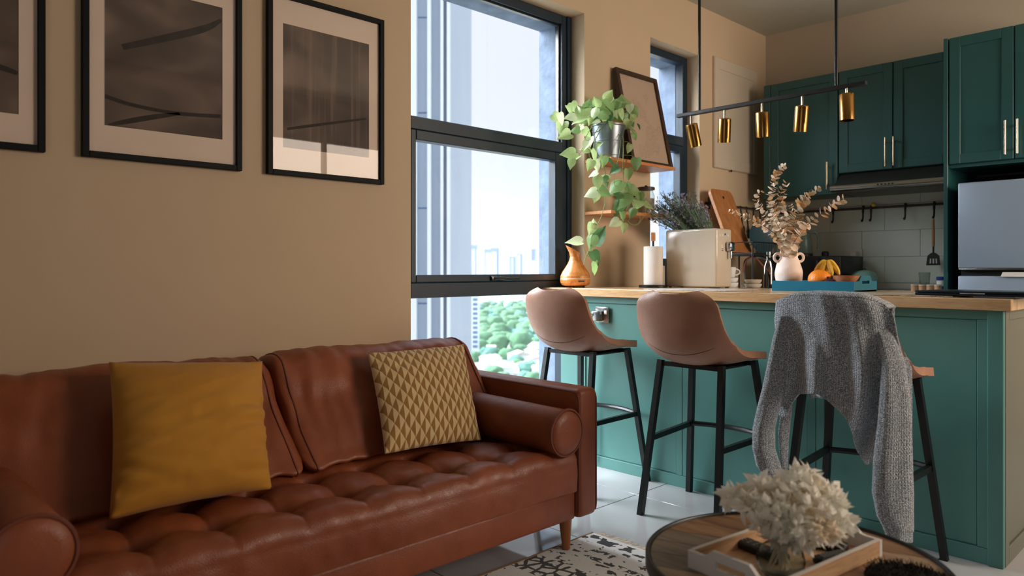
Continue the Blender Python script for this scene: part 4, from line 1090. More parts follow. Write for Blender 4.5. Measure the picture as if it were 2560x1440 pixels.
b = nb()
for k in range(2): box(b, .6682, .6690, 3.553, 3.568, 1.150-.010*k, 1.153-.010*k)
obj('printed_mark', b, 'rubber_black', t, world=True)
# placemats
def placemat(label, x0, x1, y0, y1, mat):
    b = nb(); box(b, x0, x1, y0, y1, ZC+.0005, ZC+.0045, .0012, 1)
    tag(obj('placemat', b, mat, loc=((x0+x1)/2, (y0+y1)/2, ZC)), label, 'placemat', 'woven placemats on the island')
placemat('pale grey woven placemat in front of the water dispenser', .58, 1.02, 2.985, 3.29, 'placemat_weave')
placemat('grey-brown woven placemat under the closed laptop', 1.47, 1.93, 2.985, 3.29, 'placemat_brown')

# teal tray
TX0, TX1, TY0, TY1 = 1.067, 1.452, 3.33, 3.60
t = thing('teal_tray', 'teal painted wooden tray with fruit and a vase on it', 'tray', (TX0, TY0, ZC+.0005))
b = nb(); box(b, 0, TX1-TX0, .0005, TY1-TY0-.0005, 0, .007); obj('base', b, 'teal_paint', t)
for y in (0, TY1-TY0-.009):
    b = nb(); box(b, 0, TX1-TX0, y, y+.009, .0001, .047, .001, 1); obj('side_board', b, 'teal_paint', t)
for x in (0, TX1-TX0-.009):
    LWt = TY1-TY0-.0184
    e_ = tray_end(0, .009, LWt, .047, .036, .050, 'teal_paint_dull', t, hump=.026)
    e_.rotation_euler = (0, 0, R(90)); e_.location = (x+.009, .0092, 0)
TB = ZC+.0078
# white vase with two ring handles
VX = aY(3.43, 1972, 640).x
t = thing('white_vase', 'white ceramic vase with two round handles on the teal tray', 'vase', (VX, 3.43, TB)); wv = V(VX, 3.43, TB)
b = nb(); vz = [(.0, .0), (.044, .0), (.050, .004), (.058, .03), (.064, .062), (.064, .085), (.057, .112), (.047, .135), (.0395, .150), (.0385, .165), (.041, .178), (.038, .179), (.034, .165), (.034, .14)]
lathe(b, [(max(q.x, 0), max(q.y, 0)*1.03) for q in spline([(r, z, 0) for r, z in vz], 4)], 44, cap0=False, cap1=False)
for v in b.verts:
    d = Vector((v.co.x, v.co.y, 0))
    if d.length > .01: v.co += d.normalized()*.0022*nz(v.co, 26, 2)
obj('body', b, 'ceramic_pale', t, sharp=0)
for s in (-1, 1):
    c = RT*(s*.054)+V(0, 0, .152); pts = [c + RT*(math.cos(a)*.0175*s) + V(0, 0, 1)*math.sin(a)*.0195 for a in [2*PI*k/20 for k in range(20)]]
    b = nb(); tube(b, pts, .0068, 10, closed=True); obj('handle', b, 'ceramic_pale', t, sharp=0)

# dried eucalyptus: every leaf its own piece on its branch
def round_leaf(name, mat, cup=.18, tip=.0):
    b = nb(); n_ = 12; c = b.verts.new((.5, 0, -cup*.35)); rim = []
    for k in range(n_):
        a = 2*PI*k/n_; r_ = .5*(1+tip*(math.cos(a) > .9)); x, y = .5+r_*math.cos(a), .46*math.sin(a); rim.append(b.verts.new((x, y, cup*((x-.5)**2+y*y)*1.2)))
    for k in range(n_): b.faces.new((c, rim[k], rim[(k+1) % n_]))
    me = bpy.data.meshes.new(name); b.to_mesh(me); b.free(); me.materials.append(MAT[mat]); me.shade_smooth(); return me
EL = [round_leaf('leaf', 'euca_cream'), round_leaf('leaf', 'euca_tan', .3), round_leaf('leaf', 'euca_grey', .1)]
et = thing('dried_eucalyptus', 'dried eucalyptus branches with pale round leaves in the white vase', 'dried branches', wv+V(0, 0, .12)); eo = wv+V(0, 0, .12)
def euca(path, sizes, wts, step=.011, seed=0, both=True):
    rr = random.Random(seed)
    P = spline([aD(d, x, y) for x, y, d in path], 10); P = [wv+V(0, 0, .12), wv+V(0, 0, .165)+RT*rr.uniform(-.01, .01)] + P
    q = nb(); tube(q, P, [max(.0008, .0022*(1-i/len(P))) for i in range(len(P))], 5); br = obj('branch', q, 'twig', et, world=True)
    acc = 0; k = 0; tot = sum((a-c).length for a, c in zip(P, P[1:])); run = 0
    for a, c in zip(P, P[1:]):
        seg = (c-a); L = seg.length; run += L; acc += L
        while acc > step:
            acc -= step; f = run/tot
            if f < .22: continue
            d = seg.normalized(); u, w = frame_of(d); ph = rr.uniform(0, 6.28)
            s = poly_at(sizes, f)*1.4*rr.uniform(.8, 1.2)
            for sgn in ((0, PI) if both else (0,)):
                if rr.random() < .12: continue
                o_ = (u*math.cos(ph+sgn)+w*math.sin(ph+sgn)); dirv = (o_ + d*rr.uniform(.1, .7)).normalized()
                z_ = (d + o_*-.4 + V(rr.gauss(0, .35), rr.gauss(0, .35), rr.gauss(0, .35))).normalized(); y_ = z_.cross(dirv).normalized(); z_ = dirv.cross(y_)
                M_ = Matrix(((dirv.x, y_.x, z_.x, 0), (dirv.y, y_.y, z_.y, 0), (dirv.z, y_.z, z_.z, 0), (0, 0, 0, 1)))
                pos = c - seg*(acc/L if L else 0) - eo
                inst('leaf', rr.choices(EL, wts)[0], br, Matrix.Translation(pos) @ M_ @ Matrix.Scale(s, 4))
big = [(0, .026), (.5, .024), (.85, .017), (1, .012)]
euca([(1968, 590, 3.42), (1945, 545, 3.44), (1930, 500, 3.46), (1935, 455, 3.46), (1948, 425, 3.46), (1966, 413, 3.47)], big, (5, 2, 2), .011, 1)
euca([(1978, 585, 3.40), (1990, 545, 3.38), (2005, 510, 3.38), (2025, 485, 3.38), (2048, 470, 3.38)], [(0, .027), (.8, .026), (1, .014)], (1, 3, 4), .009, 2)
euca([(1985, 595, 3.39), (2015, 565, 3.36), (2055, 535, 3.34), (2090, 508, 3.33), (2114, 496, 3.33)], [(0, .026), (1, .021)], (4, 3, 1), .02, 3)
euca([(1955, 600, 3.44), (1925, 575, 3.45), (1890, 553, 3.45), (1855, 538, 3.46), (1822, 527, 3.46)], [(0, .024), (.7, .02), (1, .009)], (2, 5, 1), .011, 4)
euca([(1962, 590, 3.48), (1935, 560, 3.52), (1908, 530, 3.55), (1892, 505, 3.56), (1893, 485, 3.56), (1906, 476, 3.56)], [(0, .025), (1, .016)], (5, 1, 2), .014, 5)
euca([(1970, 580, 3.45), (1965, 540, 3.50), (1955, 505, 3.52), (1962, 480, 3.52)], big, (4, 2, 3), .011, 6)
euca([(1965, 600, 3.36), (1948, 570, 3.33), (1930, 535, 3.31), (1925, 510, 3.31)], big, (5, 1, 3), .012, 7)
euca([(1980, 600, 3.46), (1992, 570, 3.50), (1985, 535, 3.53), (1975, 510, 3.54)], big, (3, 3, 3), .012, 8)
euca([(1985, 605, 3.37), (1998, 585, 3.34), (2008, 560, 3.33)], [(0, .028), (1, .026)], (5, 2, 2), .014, 9)
euca([(1960, 605, 3.44), (1945, 590, 3.44), (1938, 570, 3.43)], [(0, .028), (1, .022)], (5, 2, 2), .013, 10)
euca([(1940, 520, 3.45), (1955, 475, 3.44), (1968, 455, 3.44), (1975, 462, 3.44)], [(0, .02), (1, .018)], (5, 3, 1), .018, 11)

# fruit and a small wooden bowl on the tray
FY = 3.40
p = aY(FY, 2049, 690); r_ = 27*p.y/1.02/1815
t = thing('orange', 'round orange at the front of the teal tray', 'orange', (p.x, FY, TB))
b = nb(); bmesh.ops.create_uvsphere(b, u_segments=28, v_segments=16, radius=.052)
for v in b.verts: v.co.z *= .90; v.co.z += .0468
obj('skin', b, 'orange_peel', t, sharp=0)
d_ = (-FW + RT*.12).normalized(); b = nb(); ball(b, V(d_.x, d_.y, 0)*.0490+V(0, 0, .056)+RT*.012, .006, sc=(1, 1, 1)); obj('navel', b, 'banana_tip', t)
BPt = aY(3.50, 2068, 655)
t = thing('banana_bunch', 'bunch of ripe yellow bananas behind the orange', 'bananas', (BPt.x, 3.50, TB))
stem_ = V(BPt.x, 3.50, BPt.z)
for k, (px, py, dy) in enumerate(((2036, 688, -.02), (2050, 692, -.03), (2080, 690, -.02), (2098, 688, .0), (2062, 694, .02))):
    e_ = aY(3.50+dy, px, py); e_.z = max(e_.z, TB+.014); mid = stem_.lerp(e_, .5) + V(0, 0, .018) + (e_-stem_).normalized().cross(V(0, 0, 1))*.004*(k-2)
    b = nb(); P = spline([stem_, stem_.lerp(mid, .5)+V(0, 0, .008), mid, e_.lerp(mid, .4)+V(0, 0, .006), e_], 5); n_ = len(P)
    tube(b, P, [.0045+.0105*math.sin(PI*min(1, max(0, (i/(n_-1)-.05)/.95)))**.7 if i > 2 else .0045 for i in range(n_)], 7); bn = obj('banana', b, 'banana_skin', t, sharp=50, world=True)
    b = nb(); ball(b, e_, .0055); obj('tip', b, 'banana_tip', bn, world=True)
b = nb(); tube(b, [stem_+V(0, 0, -.003), stem_+V(.002, 0, .014)], [.008, .006], 8); obj('stalk', b, 'banana_tip', t, world=True)
p = aY(3.385, 2081, 694)
b = nb(); bmesh.ops.create_uvsphere(b, u_segments=20, v_segments=12, radius=.027); o = obj('plum', b, 'plum_skin', sharp=0); o.location = (p.x-.006, 3.368, TB+.027)
tag(o, 'dark red plum between orange and wooden bowl', 'plum')
p = aY(3.42, 2118, 695)
t = thing('wooden_bowl', 'small shallow wooden bowl at the right of the teal tray', 'bowl', (p.x, 3.42, TB))
b = nb(); lathe(b, [(.0, .0), (.046, .0), (.054, .004), (.060, .022), (.0615, .0335), (.058, .0345), (.054, .02), (.04, .009), (0, .008)], 40, cap0=True)
for v in b.verts: v.co.z *= 1.92
obj('turned_bowl', b, 'bowl_wood', t)
# laptop and the tan notebook behind it
lp = V(2.0, 3.13, ZC+.0052)
t = thing('laptop', 'closed dark blue-black laptop at the right end of the worktop', 'laptop', lp, R(-4))
b = nb(); box(b, -.195, .195, -.13, .13, 0, .010, .004, 2); obj('base', b, 'laptop_shell', t)
b = nb(); box(b, -.195, .195, -.13, .13, .0108, .0175, .003, 2); obj('lid', b, 'laptop_shell', t)
b = nb(); box(b, -.04, .04, -.1308, -.1295, .0085, .0115); obj('notch', b, 'chrome', t)
b = nb(); box(b, -.075, .075, -.05, .05, 0, .008, .001, 1); turn(b, R(6)); o = obj('notebook', b, 'tan_card'); o.location = (1.80, 3.42, ZC+.0005); tag(o, 'thin tan notebook lying behind the laptop', 'notebook')

# ------------------------------------------------------------------ shelves on the wall between the windows
for z, lb in ((1.667, 'upper wooden wall shelf carrying a trailing plant'), (1.370, 'lower wooden wall shelf carrying glass jars')):
    b = nb(); box(b, .0005, .196, 3.192, 3.819, z-.018, z, .0015, 1); tag(obj('wall_shelf', b, 'shelf_wood', loc=(.0, 3.5, z-.018)), lb, 'shelf', 'wooden wall shelves')
# leaning framed antique mirror
ml = thing('leaning_mirror', 'foxed antique mirror in dark wood frame leaning on upper shelf', 'mirror', (.165, 3.43, 1.6675))
H_, W_ = .592, .418; lean = math.atan2(.125, .575)
def mpart(nm, y0, y1, z0, z1, x0, x1, mat, bev=.002):
    b = nb(); box(b, x0, x1, y0, y1, z0, z1, bev, 1); turn(b, -lean, 'Y'); return obj(nm, b, mat, ml)
fwid = .028
mpart('frame_side', 0, fwid, 0, H_, -.03, .0, 'dark_wood'); mpart('frame_side', W_-fwid, W_, 0, H_, -.03, .0, 'dark_wood')
mpart('frame_rail', fwid, W_-fwid, 0, fwid*.8, -.03, .0, 'dark_wood'); mpart('frame_rail', fwid, W_-fwid, H_-fwid, H_, -.03, .0, 'dark_wood')
mpart('glass', fwid, W_-fwid, fwid*.8, H_-fwid, -.018, -.014, 'foxed_mirror', 0)
# jars on the lower shelf
def jar(label, y, x, r, h, lid, content=True):
    t = thing('glass_jar', label, 'jar', (x, y, 1.3705), group='glass jars on the lower shelf')
    b = nb(); lathe(b, [(r*.9, 0), (r, .004), (r, h*.78), (r*.86, h*.9), (r*.8, h)], 32, cap1=False); obj('glass', b, 'jar_glass', t, sharp=40)
    b = nb(); lathe(b, [(r*.93, .004), (r*.95, .006), (r*.95, h*.66), (0, h*.67)], 28); obj('contents', b, 'euca_cream', t, sharp=40)
    b = nb(); lathe(b, [(r*.84, h+.0005), (r*1.02, h+.002), (r*1.02, h+.017), (r*.9, h+.020), (0, h+.020)], 32); l_ = obj('lid', b, lid, t, sharp=40)
    b = nb(); lathe(b, [(.006, h+.020), (.009, h+.026), (.006, h+.031), (0, h+.032)], 14); obj('knob', b, 'dark_wood', l_)
jar('tall lidded glass jar at the right end of the lower shelf', 3.655, .095, .052, .15, 'dark_wood')
jar('shorter glass jar behind the hanging leaves', 3.50, .085, .048, .10, 'dark_wood')

# ------------------------------------------------------------------ trailing pothos
random.seed(21)
PP = V(.098, 3.285, 1.6675)
pt = thing('trailing_pothos', 'trailing green pothos plant in a zinc bucket on upper shelf', 'plant', PP)
b = nb(); lathe(b, [(.068, 0), (.072, .002), (.0745, .02), (.0765, .022), (.0765, .026), (.083, .10), (.086, .102), (.086, .106), (.095, .186), (.1, .190), (.1, .197), (.093, .198), (.088, .17)], 40, cap1=False); bk = obj('bucket', b, 'zinc', pt, sharp=30)
b = nb(); lathe(b, [(.086, .150), (.0905, .150), (.0925, .203), (.088, .205), (.084, .18), (.083, .15)], 40, cap0=False, cap1=False); obj('inner_pot', b, 'terracotta', pt, sharp=30)
b = nb(); lathe(b, [(.0, .182), (.085, .182), (.084, .19), (0, .194)], 24); obj('soil', b, 'soil', pt)
for s in (-1, 1):
    c = V(0, .1*s, .175); b = nb(); tube(b, [c+V(.035*math.cos(a), s*.012*math.sin(a), -.03*abs(math.sin(a))) for a in [PI*k/10 for k in range(11)]], .0022, 6); obj('bucket_handle', b, 'steel_dark', bk)
def heart(name, mat, fold, curl):
    """heart shaped leaf: stalk end at the origin, tip at x = 1"""
    out = [(0, 0), (-.07, .10), (-.09, .22), (-.02, .34), (.12, .41), (.30, .41), (.48, .35), (.66, .24), (.83, .11), (1, 0)]
    b = nb()
    mid = [b.verts.new((x, 0, -curl*x*x)) for x in (0, .12, .3, .48, .66, .83, 1.0)]
    def half(s):
        q = [b.verts.new((x, s*y, fold*y - curl*max(x, 0)**2 + .03*math.sin(x*9+s))) for x, y in out[1:-1]]
        inn = [b.verts.new((m_.co.x, s*.5*yy, fold*.5*yy - curl*m_.co.x**2)) for m_, yy in zip(mid[1:-1], (.41, .41, .35, .24, .11))]
        # stalk lobe
        b.faces.new([mid[0], q[0], q[1], q[2], inn[0]]); b.faces.new([mid[0], inn[0], mid[1]])
        b.faces.new([inn[0], q[2], q[3]]); b.faces.new([inn[0], q[3], q[4], inn[1]]); b.faces.new([mid[1], inn[0], inn[1], mid[2]])
        for i in range(1, 4):
            b.faces.new([inn[i], q[i+3], q[i+4], inn[i+1]]); b.faces.new([mid[i+1], inn[i], inn[i+1], mid[i+2]])
        b.faces.new([inn[4], q[7], mid[6]]); b.faces.new([mid[5], inn[4], mid[6]])
    half(1); half(-1); bmesh.ops.recalc_face_normals(b, faces=b.faces)
    me = bpy.data.meshes.new(name); b.to_mesh(me); b.free(); me.materials.append(MAT[mat]); me.shade_smooth(); return me
HL = {c: [heart('leaf', 'leaf_'+n_, f, k) for f, k in ((.25, .12), (.5, .25), (-.2, .3))] for c, n_ in (('p', 'pale'), ('l', 'light'), ('m', 'mid'), ('d', 'dark'))}
def zq(a, c): return 1340+a*.361, 220+c*.361
def place_leaf(px, py, L, ang, shade, X_, parent, org, edge=None):
    p = aX(X_, px, py); d_ = (p-CAM).dot(FW); s = L*d_/FPX
    a = R(ang); dirv = (RT*math.cos(a) - UP*math.sin(a) - FW*random.uniform(-.25, .45)).normalized()
    n_ = (-FW*random.uniform(.55, 1) + UP*random.uniform(.1, .8) + RT*random.uniform(-.6, .6)).normalized()
    y_ = n_.cross(dirv).normalized(); n_ = dirv.cross(y_)
    p = p - dirv*s*.5
    M_ = Matrix(((dirv.x, y_.x, n_.x, 0), (dirv.y, y_.y, n_.y, 0), (dirv.z, y_.z, n_.z, 0), (0, 0, 0, 1)))
    inst('leaf', random.choice(HL[shade]), parent, Matrix.Translation(p-org) @ M_ @ Matrix.Scale(s, 4)); return p
crown = [(265,140,85,60,'l'),(365,112,92,290,'m'),(482,80,95,-48,'l'),(415,130,70,200,'d'),(512,128,105,35,'m'),(545,150,90,50,'l'),(600,120,75,-20,'m'),(650,122,90,20,'m'),(688,170,80,60,'m'),(182,212,90,70,'p'),(235,195,90,170,'p'),(178,282,105,105,'l'),(195,332,105,160,'l'),(298,218,125,165,'l'),(340,170,90,200,'l'),(330,262,95,80,'p'),(362,312,85,45,'l'),(268,292,70,170,'m'),(560,232,80,100,'m'),(603,182,85,70,'l'),(532,195,70,100,'p'),(452,172,110,200,'m'),(492,212,90,100,'d'),(660,232,100,60,'d'),(690,302,90,75,'d'),(650,282,100,20,'m'),(684,352,80,80,'m'),(622,262,80,120,'l'),(402,232,80,150,'d'),(560,100,90,-70,'m'),(440,100,80,240,'m'),(395,180,90,120,'l'),(520,260,60,80,'m'),(470,140,90,10,'l'),(585,90,60,-30,'l'),(320,140,80,230,'m'),(630,200,90,100,'d'),(340,225,80,100,'m')]
trail = [(215,455,110,178,'l',.24),(265,490,85,150,'l',.24),(240,525,80,105,'l',.24),(345,400,85,120,'p',.26),(372,378,80,100,'p',.25),(432,402,70,140,'l',.25),(402,470,90,70,'l',.24),(465,512,95,95,'m',.24),(420,542,90,75,'p',.24),(372,540,85,110,'l',.24),(335,420,80,200,'l',.25),(522,520,80,35,'d',.22),(540,572,80,150,'d',.22),(695,532,95,90,'m',.23),(640,602,85,80,'m',.22),(650,420,70,105,'l',.22),(470,612,85,200,'l',.22),(425,662,95,90,'l',.22),(485,652,80,60,'d',.22),(392,590,75,160,'p',.22),(545,682,135,140,'m',.22),(472,725,115,20,'m',.22),(372,728,100,160,'p',.22),(415,762,70,110,'l',.22),(595,782,135,130,'m',.22),(583,842,140,105,'d',.21),(600,892,70,80,'m',.23),(690,722,105,20,'m',.22),(700,812,105,125,'l',.22),(780,802,95,25,'l',.22),(545,932,90,150,'p',.22),(606,972,80,95,'l',.22),(637,690,70,70,'m',.22),(560,740,70,200,'d',.21),(720,760,80,90,'m',.22),(660,870,80,120,'m',.22),(400,935,75,-78,'p',.2),(382,982,95,105,'l',.2),(442,1012,140,-60,'d',.19),(378,1075,115,110,'m',.19),(258,1065,120,182,'p',.2),(412,1182,115,65,'d',.18),(420,1252,100,80,'m',.18)]
vines = []
def vine(pts, r=.0028):
    q = nb(); P = spline([aX(x_, *zq(a, c)) for a, c, x_ in pts], 6); n_ = len(P); tube(q, P, [r*(1-.5*i/n_) for i in range(n_)], 6); return obj('vine', q, 'vine_stem', pt, sharp=0, world=True)
V1 = vine([(470,250,.12),(440,300,.19),(400,400,.24),(440,480,.24),(480,590,.23),(478,720,.22),(478,800,.22),(440,920,.2),(390,1010,.2),(375,1100,.19),(345,1170,.19),(330,1225,.18)])
V2 = vine([(560,250,.12),(598,330,.2),(605,420,.225),(602,560,.23),(612,680,.22),(660,760,.22),(730,790,.22),(760,850,.22),(720,930,.22),(660,950,.22)])
V3 = vine([(520,250,.1),(580,340,.2),(575,470,.22),(550,560,.22),(540,640,.22),(560,720,.22),(590,800,.21),(600,880,.22)], .0022)
V4 = vine([(400,250,.15),(350,330,.25),(330,400,.26),(290,470,.25),(240,500,.24)], .0022)
V5 = vine([(440,260,.15),(380,370,.25),(370,470,.25),(420,560,.23),(440,700,.22),(420,760,.22)], .0022)
V6 = vine([(610,700,.22),(680,800,.22),(720,900,.22),(690,950,.22),(620,900,.22),(640,800,.22)], .002)
crown += [(a+random.uniform(-45, 45), c+random.uniform(-35, 35), L*random.uniform(.7, 1), g+random.uniform(-50, 50), random.choice('plml')) for a, c, L, g, s in crown if c < 260]
for a, c, L, g, s in crown:
    px, py = zq(a, c); place_leaf(px, py, L*.361, g, s, .10+random.uniform(-.05, .13) + (.06 if a < 300 else 0), pt, PP)
    p = aX(.11, px, py)
    if random.random() < .6:
        q = nb(); c0 = PP+V(random.uniform(-.05, .05), random.uniform(-.05, .05), .19); tube(q, spline([c0, c0.lerp(p, .6)+V(0, 0, .04), p], 5), .0016, 5); obj('leaf_stalk', q, 'vine_stem', pt, sharp=0, world=True)
for a, c, L, g, s, x_ in trail:
    px, py = zq(a, c); vv = min((V1, V2, V3, V4, V5), key=lambda o_: min((v.co+PP-aX(x_, px, py)).length for v in o_.data.vertices))
    lp_ = place_leaf(px, py, L*.361, g, s, x_+random.uniform(0, .03), vv, PP)
    near = min((v.co+PP for v in vv.data.vertices), key=lambda w_: (w_-lp_).length)
    q = nb(); tube(q, spline([near, near.lerp(lp_, .5)+V(0, 0, .006), lp_], 4), .0013, 5); obj('leaf_stalk', q, 'vine_stem', vv, sharp=0, world=True)
# bare looping runner ends below the lower shelf
for pts in ([(655,780,.23),(640,850,.23),(680,880,.23),(720,860,.23)], [(700,850,.24),(660,900,.24),(640,930,.24),(700,950,.24),(735,900,.24)]): vine(pts, .0015)

# ------------------------------------------------------------------ lavender pot under the kitchen window
LV = V(.30, 4.16, .9005)
lt = thing('lavender_plant', 'bushy artificial lavender in a dark pot by the kitchen window', 'plant', LV)
b = nb(); lathe(b, [(.055, 0), (.06, .003), (.078, .14), (.082, .142), (.082, .152), (.074, .152), (.07, .13)], 28, cap1=False); obj('pot', b, 'pan_blue', lt)
b = nb(); lathe(b, [(0, .13), (.071, .13), (0, .138)], 20); obj('soil', b, 'soil', lt)
fo, sp_ = nb(), nb()
for k in range(210):
    a = random.uniform(-PI, PI); ph = random.uniform(.05, 1.0)**.7
    px = 1690+75*math.cos(a)*ph + (10 if math.cos(a) > 0 else 0); py = 545 - 62*abs(math.sin(a))*ph - 5 + (30*ph if math.sin(a) < -.2 and random.random() < .35 else 0)
    tip = aD(random.uniform(4.2, 4.62), px, py); tip.x = max(tip.x, .03); base = LV+V(random.uniform(-.05, .05), random.uniform(-.05, .05), .135)
    P = spline([base, base.lerp(tip, .55)+V(0, 0, .03), tip], 6); tube(fo, P, .0016, 4)
    for i in range(3, len(P)):
        if k % 3 == 0 and i > len(P)*.62:
            for j in range(4):
                d = V(random.gauss(0, 1), random.gauss(0, 1), random.gauss(0, 1)).normalized()*.007; ball_ = P[i]+d
                vs = [sp_.verts.new(ball_+V(random.gauss(0, 1), random.gauss(0, 1), random.gauss(0, 1))*.006) for _ in range(4)]
                sp_.faces.new(vs[:3]); sp_.faces.new(vs[1:])
        else:
            for j in range(3):
                d = (V(random.gauss(0, 1), random.gauss(0, 1), random.gauss(0, 1)) + (P[i]-P[i-1]).normalized()*1.2).normalized()
                u, w = frame_of(d); L = random.uniform(.015, .032)
                vs = [fo.verts.new(P[i]), fo.verts.new(P[i]+d*L*.5+u*.0028), fo.verts.new(P[i]+d*L), fo.verts.new(P[i]+d*L*.5-u*.0028)]; fo.faces.new(vs)
obj('foliage', fo, 'lavender_green', lt, sharp=0, world=True)['kind'] = 'stuff'
obj('flower_spikes', sp_, 'lavender_purple', lt, sharp=0, world=True)['kind'] = 'stuff'

# ------------------------------------------------------------------ kitchen clutter
# chopping board leaning on the left wall, standing on the dish rack
DR = V(.27, 4.60, .9005)
t = thing('dish_rack', 'black wire dish rack standing over the sink', 'dish rack', DR)
rx0, rx1, ry0, ry1, rz0, rz1 = .06, .42, 4.36, 4.84, 1.145, 1.215
b = nb(); box(b, rx0, rx1, ry0, ry1, rz0-.012, rz0, .003, 1); obj('drip_tray', b, 'metal_black', t, world=True)
b = nb(); tube(b, [(rx0, ry0, rz1), (rx1, ry0, rz1), (rx1, ry1, rz1), (rx0, ry1, rz1)], .004, 6, closed=True); obj('top_wire', b, 'metal_black', t, world=True)
for k in range(14):
    for nm, p in (('y', (rx1, ry0+(ry1-ry0)*k/13)), ('x', (rx0+(rx1-rx0)*k/13, ry1))):
        b = nb(); cyl(b, (p[0], p[1], rz0), (p[0], p[1], rz1), .0018, n=6); obj('wire', b, 'metal_black', t, world=True)
for x, y in ((rx0, ry0), (rx1, ry0), (rx0, ry1), (rx1, ry1)):
    b = nb(); cyl(b, (x, y, .9005), (x, y, rz0), .006, n=8); obj('leg', b, 'metal_black', t, world=True)
cb = thing('chopping_board', 'large wooden chopping board leaning beside the kitchen window', 'chopping board', (.22, 4.45, rz0+.0005))
bl, br_, tr_, tl_ = aX(.235, 1812, 625), aX(.225, 1849, 612), aX(.045, 1824, 470), aX(.045, 1769, 463)
bl.z = br_.z = rz0+.003
hgt = ((tl_+tr_)/2-(bl+br_)/2); ax_u = V(0, 1, 0); 
Wb, Hb = .275, .475; nrm_ = V(.93, 0, .37).normalized(); upv_ = V(-.37, 0, .93).normalized(); o0 = V(.232, 4.40, rz0+.001)
poly = []
for cx0, cz0, a0 in ((Wb-.03, .03, -90), (Wb-.03, Hb-.045, 0), (.045, Hb-.045, 90), (.03, .03, 180)):
    r_ = .03 if cz0 < .1 else .045
    poly += [(cx0+r_*math.cos(R(a0+15*k)), cz0+r_*math.sin(R(a0+15*k))) for k in range(7)]
# the board is skewed a little: its top leans towards the corner
b = nb(); prism(b, poly, lambda u, v: o0+ax_u*(u+v*.02)+upv_*v, lambda u, v: o0+ax_u*(u+v*.02)+upv_*v+nrm_*.02); bmesh.ops.bevel(b, geom=[e for e in b.edges if e.calc_length() > .001 and len(e.link_faces) == 2 and e.calc_face_angle(0) > 1], offset=.003, segments=1, affect='EDGES'); obj('slab', b, 'board_wood', cb, world=True)
b = nb(); c = o0+ax_u*(Wb/2+.02)+upv_*(Hb-.06)+nrm_*.0202; cyl(b, c, c+nrm_*.0008, .011, n=16); obj('hanging_hole', b, 'inside_black', cb, world=True)
# round blue plate standing in the rack
c = V(.30, 4.70, rz0+.108); nn = V(.90, -.35, .2).normalized(); u, w = frame_of(nn)
b = nb(); prof = [(.0, .0), (.07, .0), (.108, .012), (.11, .016), (.104, .014), (.068, .006), (.0, .006)]
lathe(b, prof, 40); bmesh.ops.transform(b, matrix=Matrix.Translation(c) @ nn.to_track_quat('Z', 'Y').to_matrix().to_4x4(), verts=b.verts)
o = obj('blue_plate', b, 'pan_blue', loc=c); tag(o, 'large dark blue plate standing in the dish rack', 'plate')
# mixer tap with a red hose
t = thing('mixer_tap', 'chrome kitchen tap under the dish rack', 'tap', (.21, 4.64, .9005))
b = nb(); cyl(b, (.21, 4.64, .9005), (.21, 4.64, .93), .022, n=20); obj('base', b, 'chrome', t, world=True)
b = nb(); tube(b, spline([(.21, 4.64, .925), (.212, 4.64, 1.07), (.235, 4.66, 1.115), (.29, 4.70, 1.125), (.34, 4.735, 1.10), (.352, 4.74, 1.05)], 7), .010, 12); obj('spout', b, 'chrome', t, sharp=0, world=True)
b = nb(); cyl(b, (.352, 4.74, 1.055), (.354, 4.742, 1.005), .015, .013, n=14); obj('spray_head', b, 'chrome', t, world=True)
b = nb(); tube(b, spline([(.22, 4.60, 1.02), (.24, 4.62, 1.11), (.28, 4.66, 1.118), (.32, 4.70, 1.06), (.35, 4.73, 1.02)], 7), .0045, 8); obj('hose', b, 'hose_red', t, sharp=0, world=True)
# crockery at the end of the worktop, left of the teal tray
def cup(label, x, y, z, r, h, mat, handle=True, nm='mug'):
    t = thing(nm, label, nm.replace('_', ' '), (x, y, z))
    b = nb(); lathe(b, [(r*.78, 0), (r*.84, .003), (r, h*.6), (r*1.03, h), (r*.96, h), (r*.9, h*.5), (r*.7, .008), (0, .007)], 28, cap1=False); obj('body', b, mat, t, sharp=40)
    if handle:
        b = nb(); pts = [RT*(r*.92+r*.75*math.sin(a)) + V(0, 0, h*.52+h*.30*math.cos(a)) for a in [PI*k/10 for k in range(11)]]; tube(b, pts, .0045, 8); obj('handle', b, mat, t, sharp=0)
cup('white mug on the stacked bowls beside the water dispenser', .448, 4.02, .9905, .038, .062, 'white_gloss')
for k in range(3): cup(('lowest', 'middle', 'topmost')[k]+' white bowl of the small stack under the mug', .448, 4.02, .9005+.0295*k, .052, .028, 'white_gloss', False, 'bowl')
for k in range(3): cup(('lowest', 'middle', 'topmost')[k]+' patterned saucer bowl stacked beside the tap', .545, 4.13, .9005+.026*k, .05, .0245, 'distressed_white', False, 'bowl')
t = thing('glass_bottle', 'tall clear bottle behind the stacked bowls', 'bottle', (.52, 4.38, .9005))
b = nb(); lathe(b, [(.03, 0), (.034, .004), (.034, .15), (.02, .19), (.014, .2), (.014, .23)], 24, cap1=False); obj('glass', b, 'jar_glass', t)
b = nb(); cyl(b, (0, 0, .231), (0, 0, .25), .016, n=14); obj('cap', b, 'steel', t)
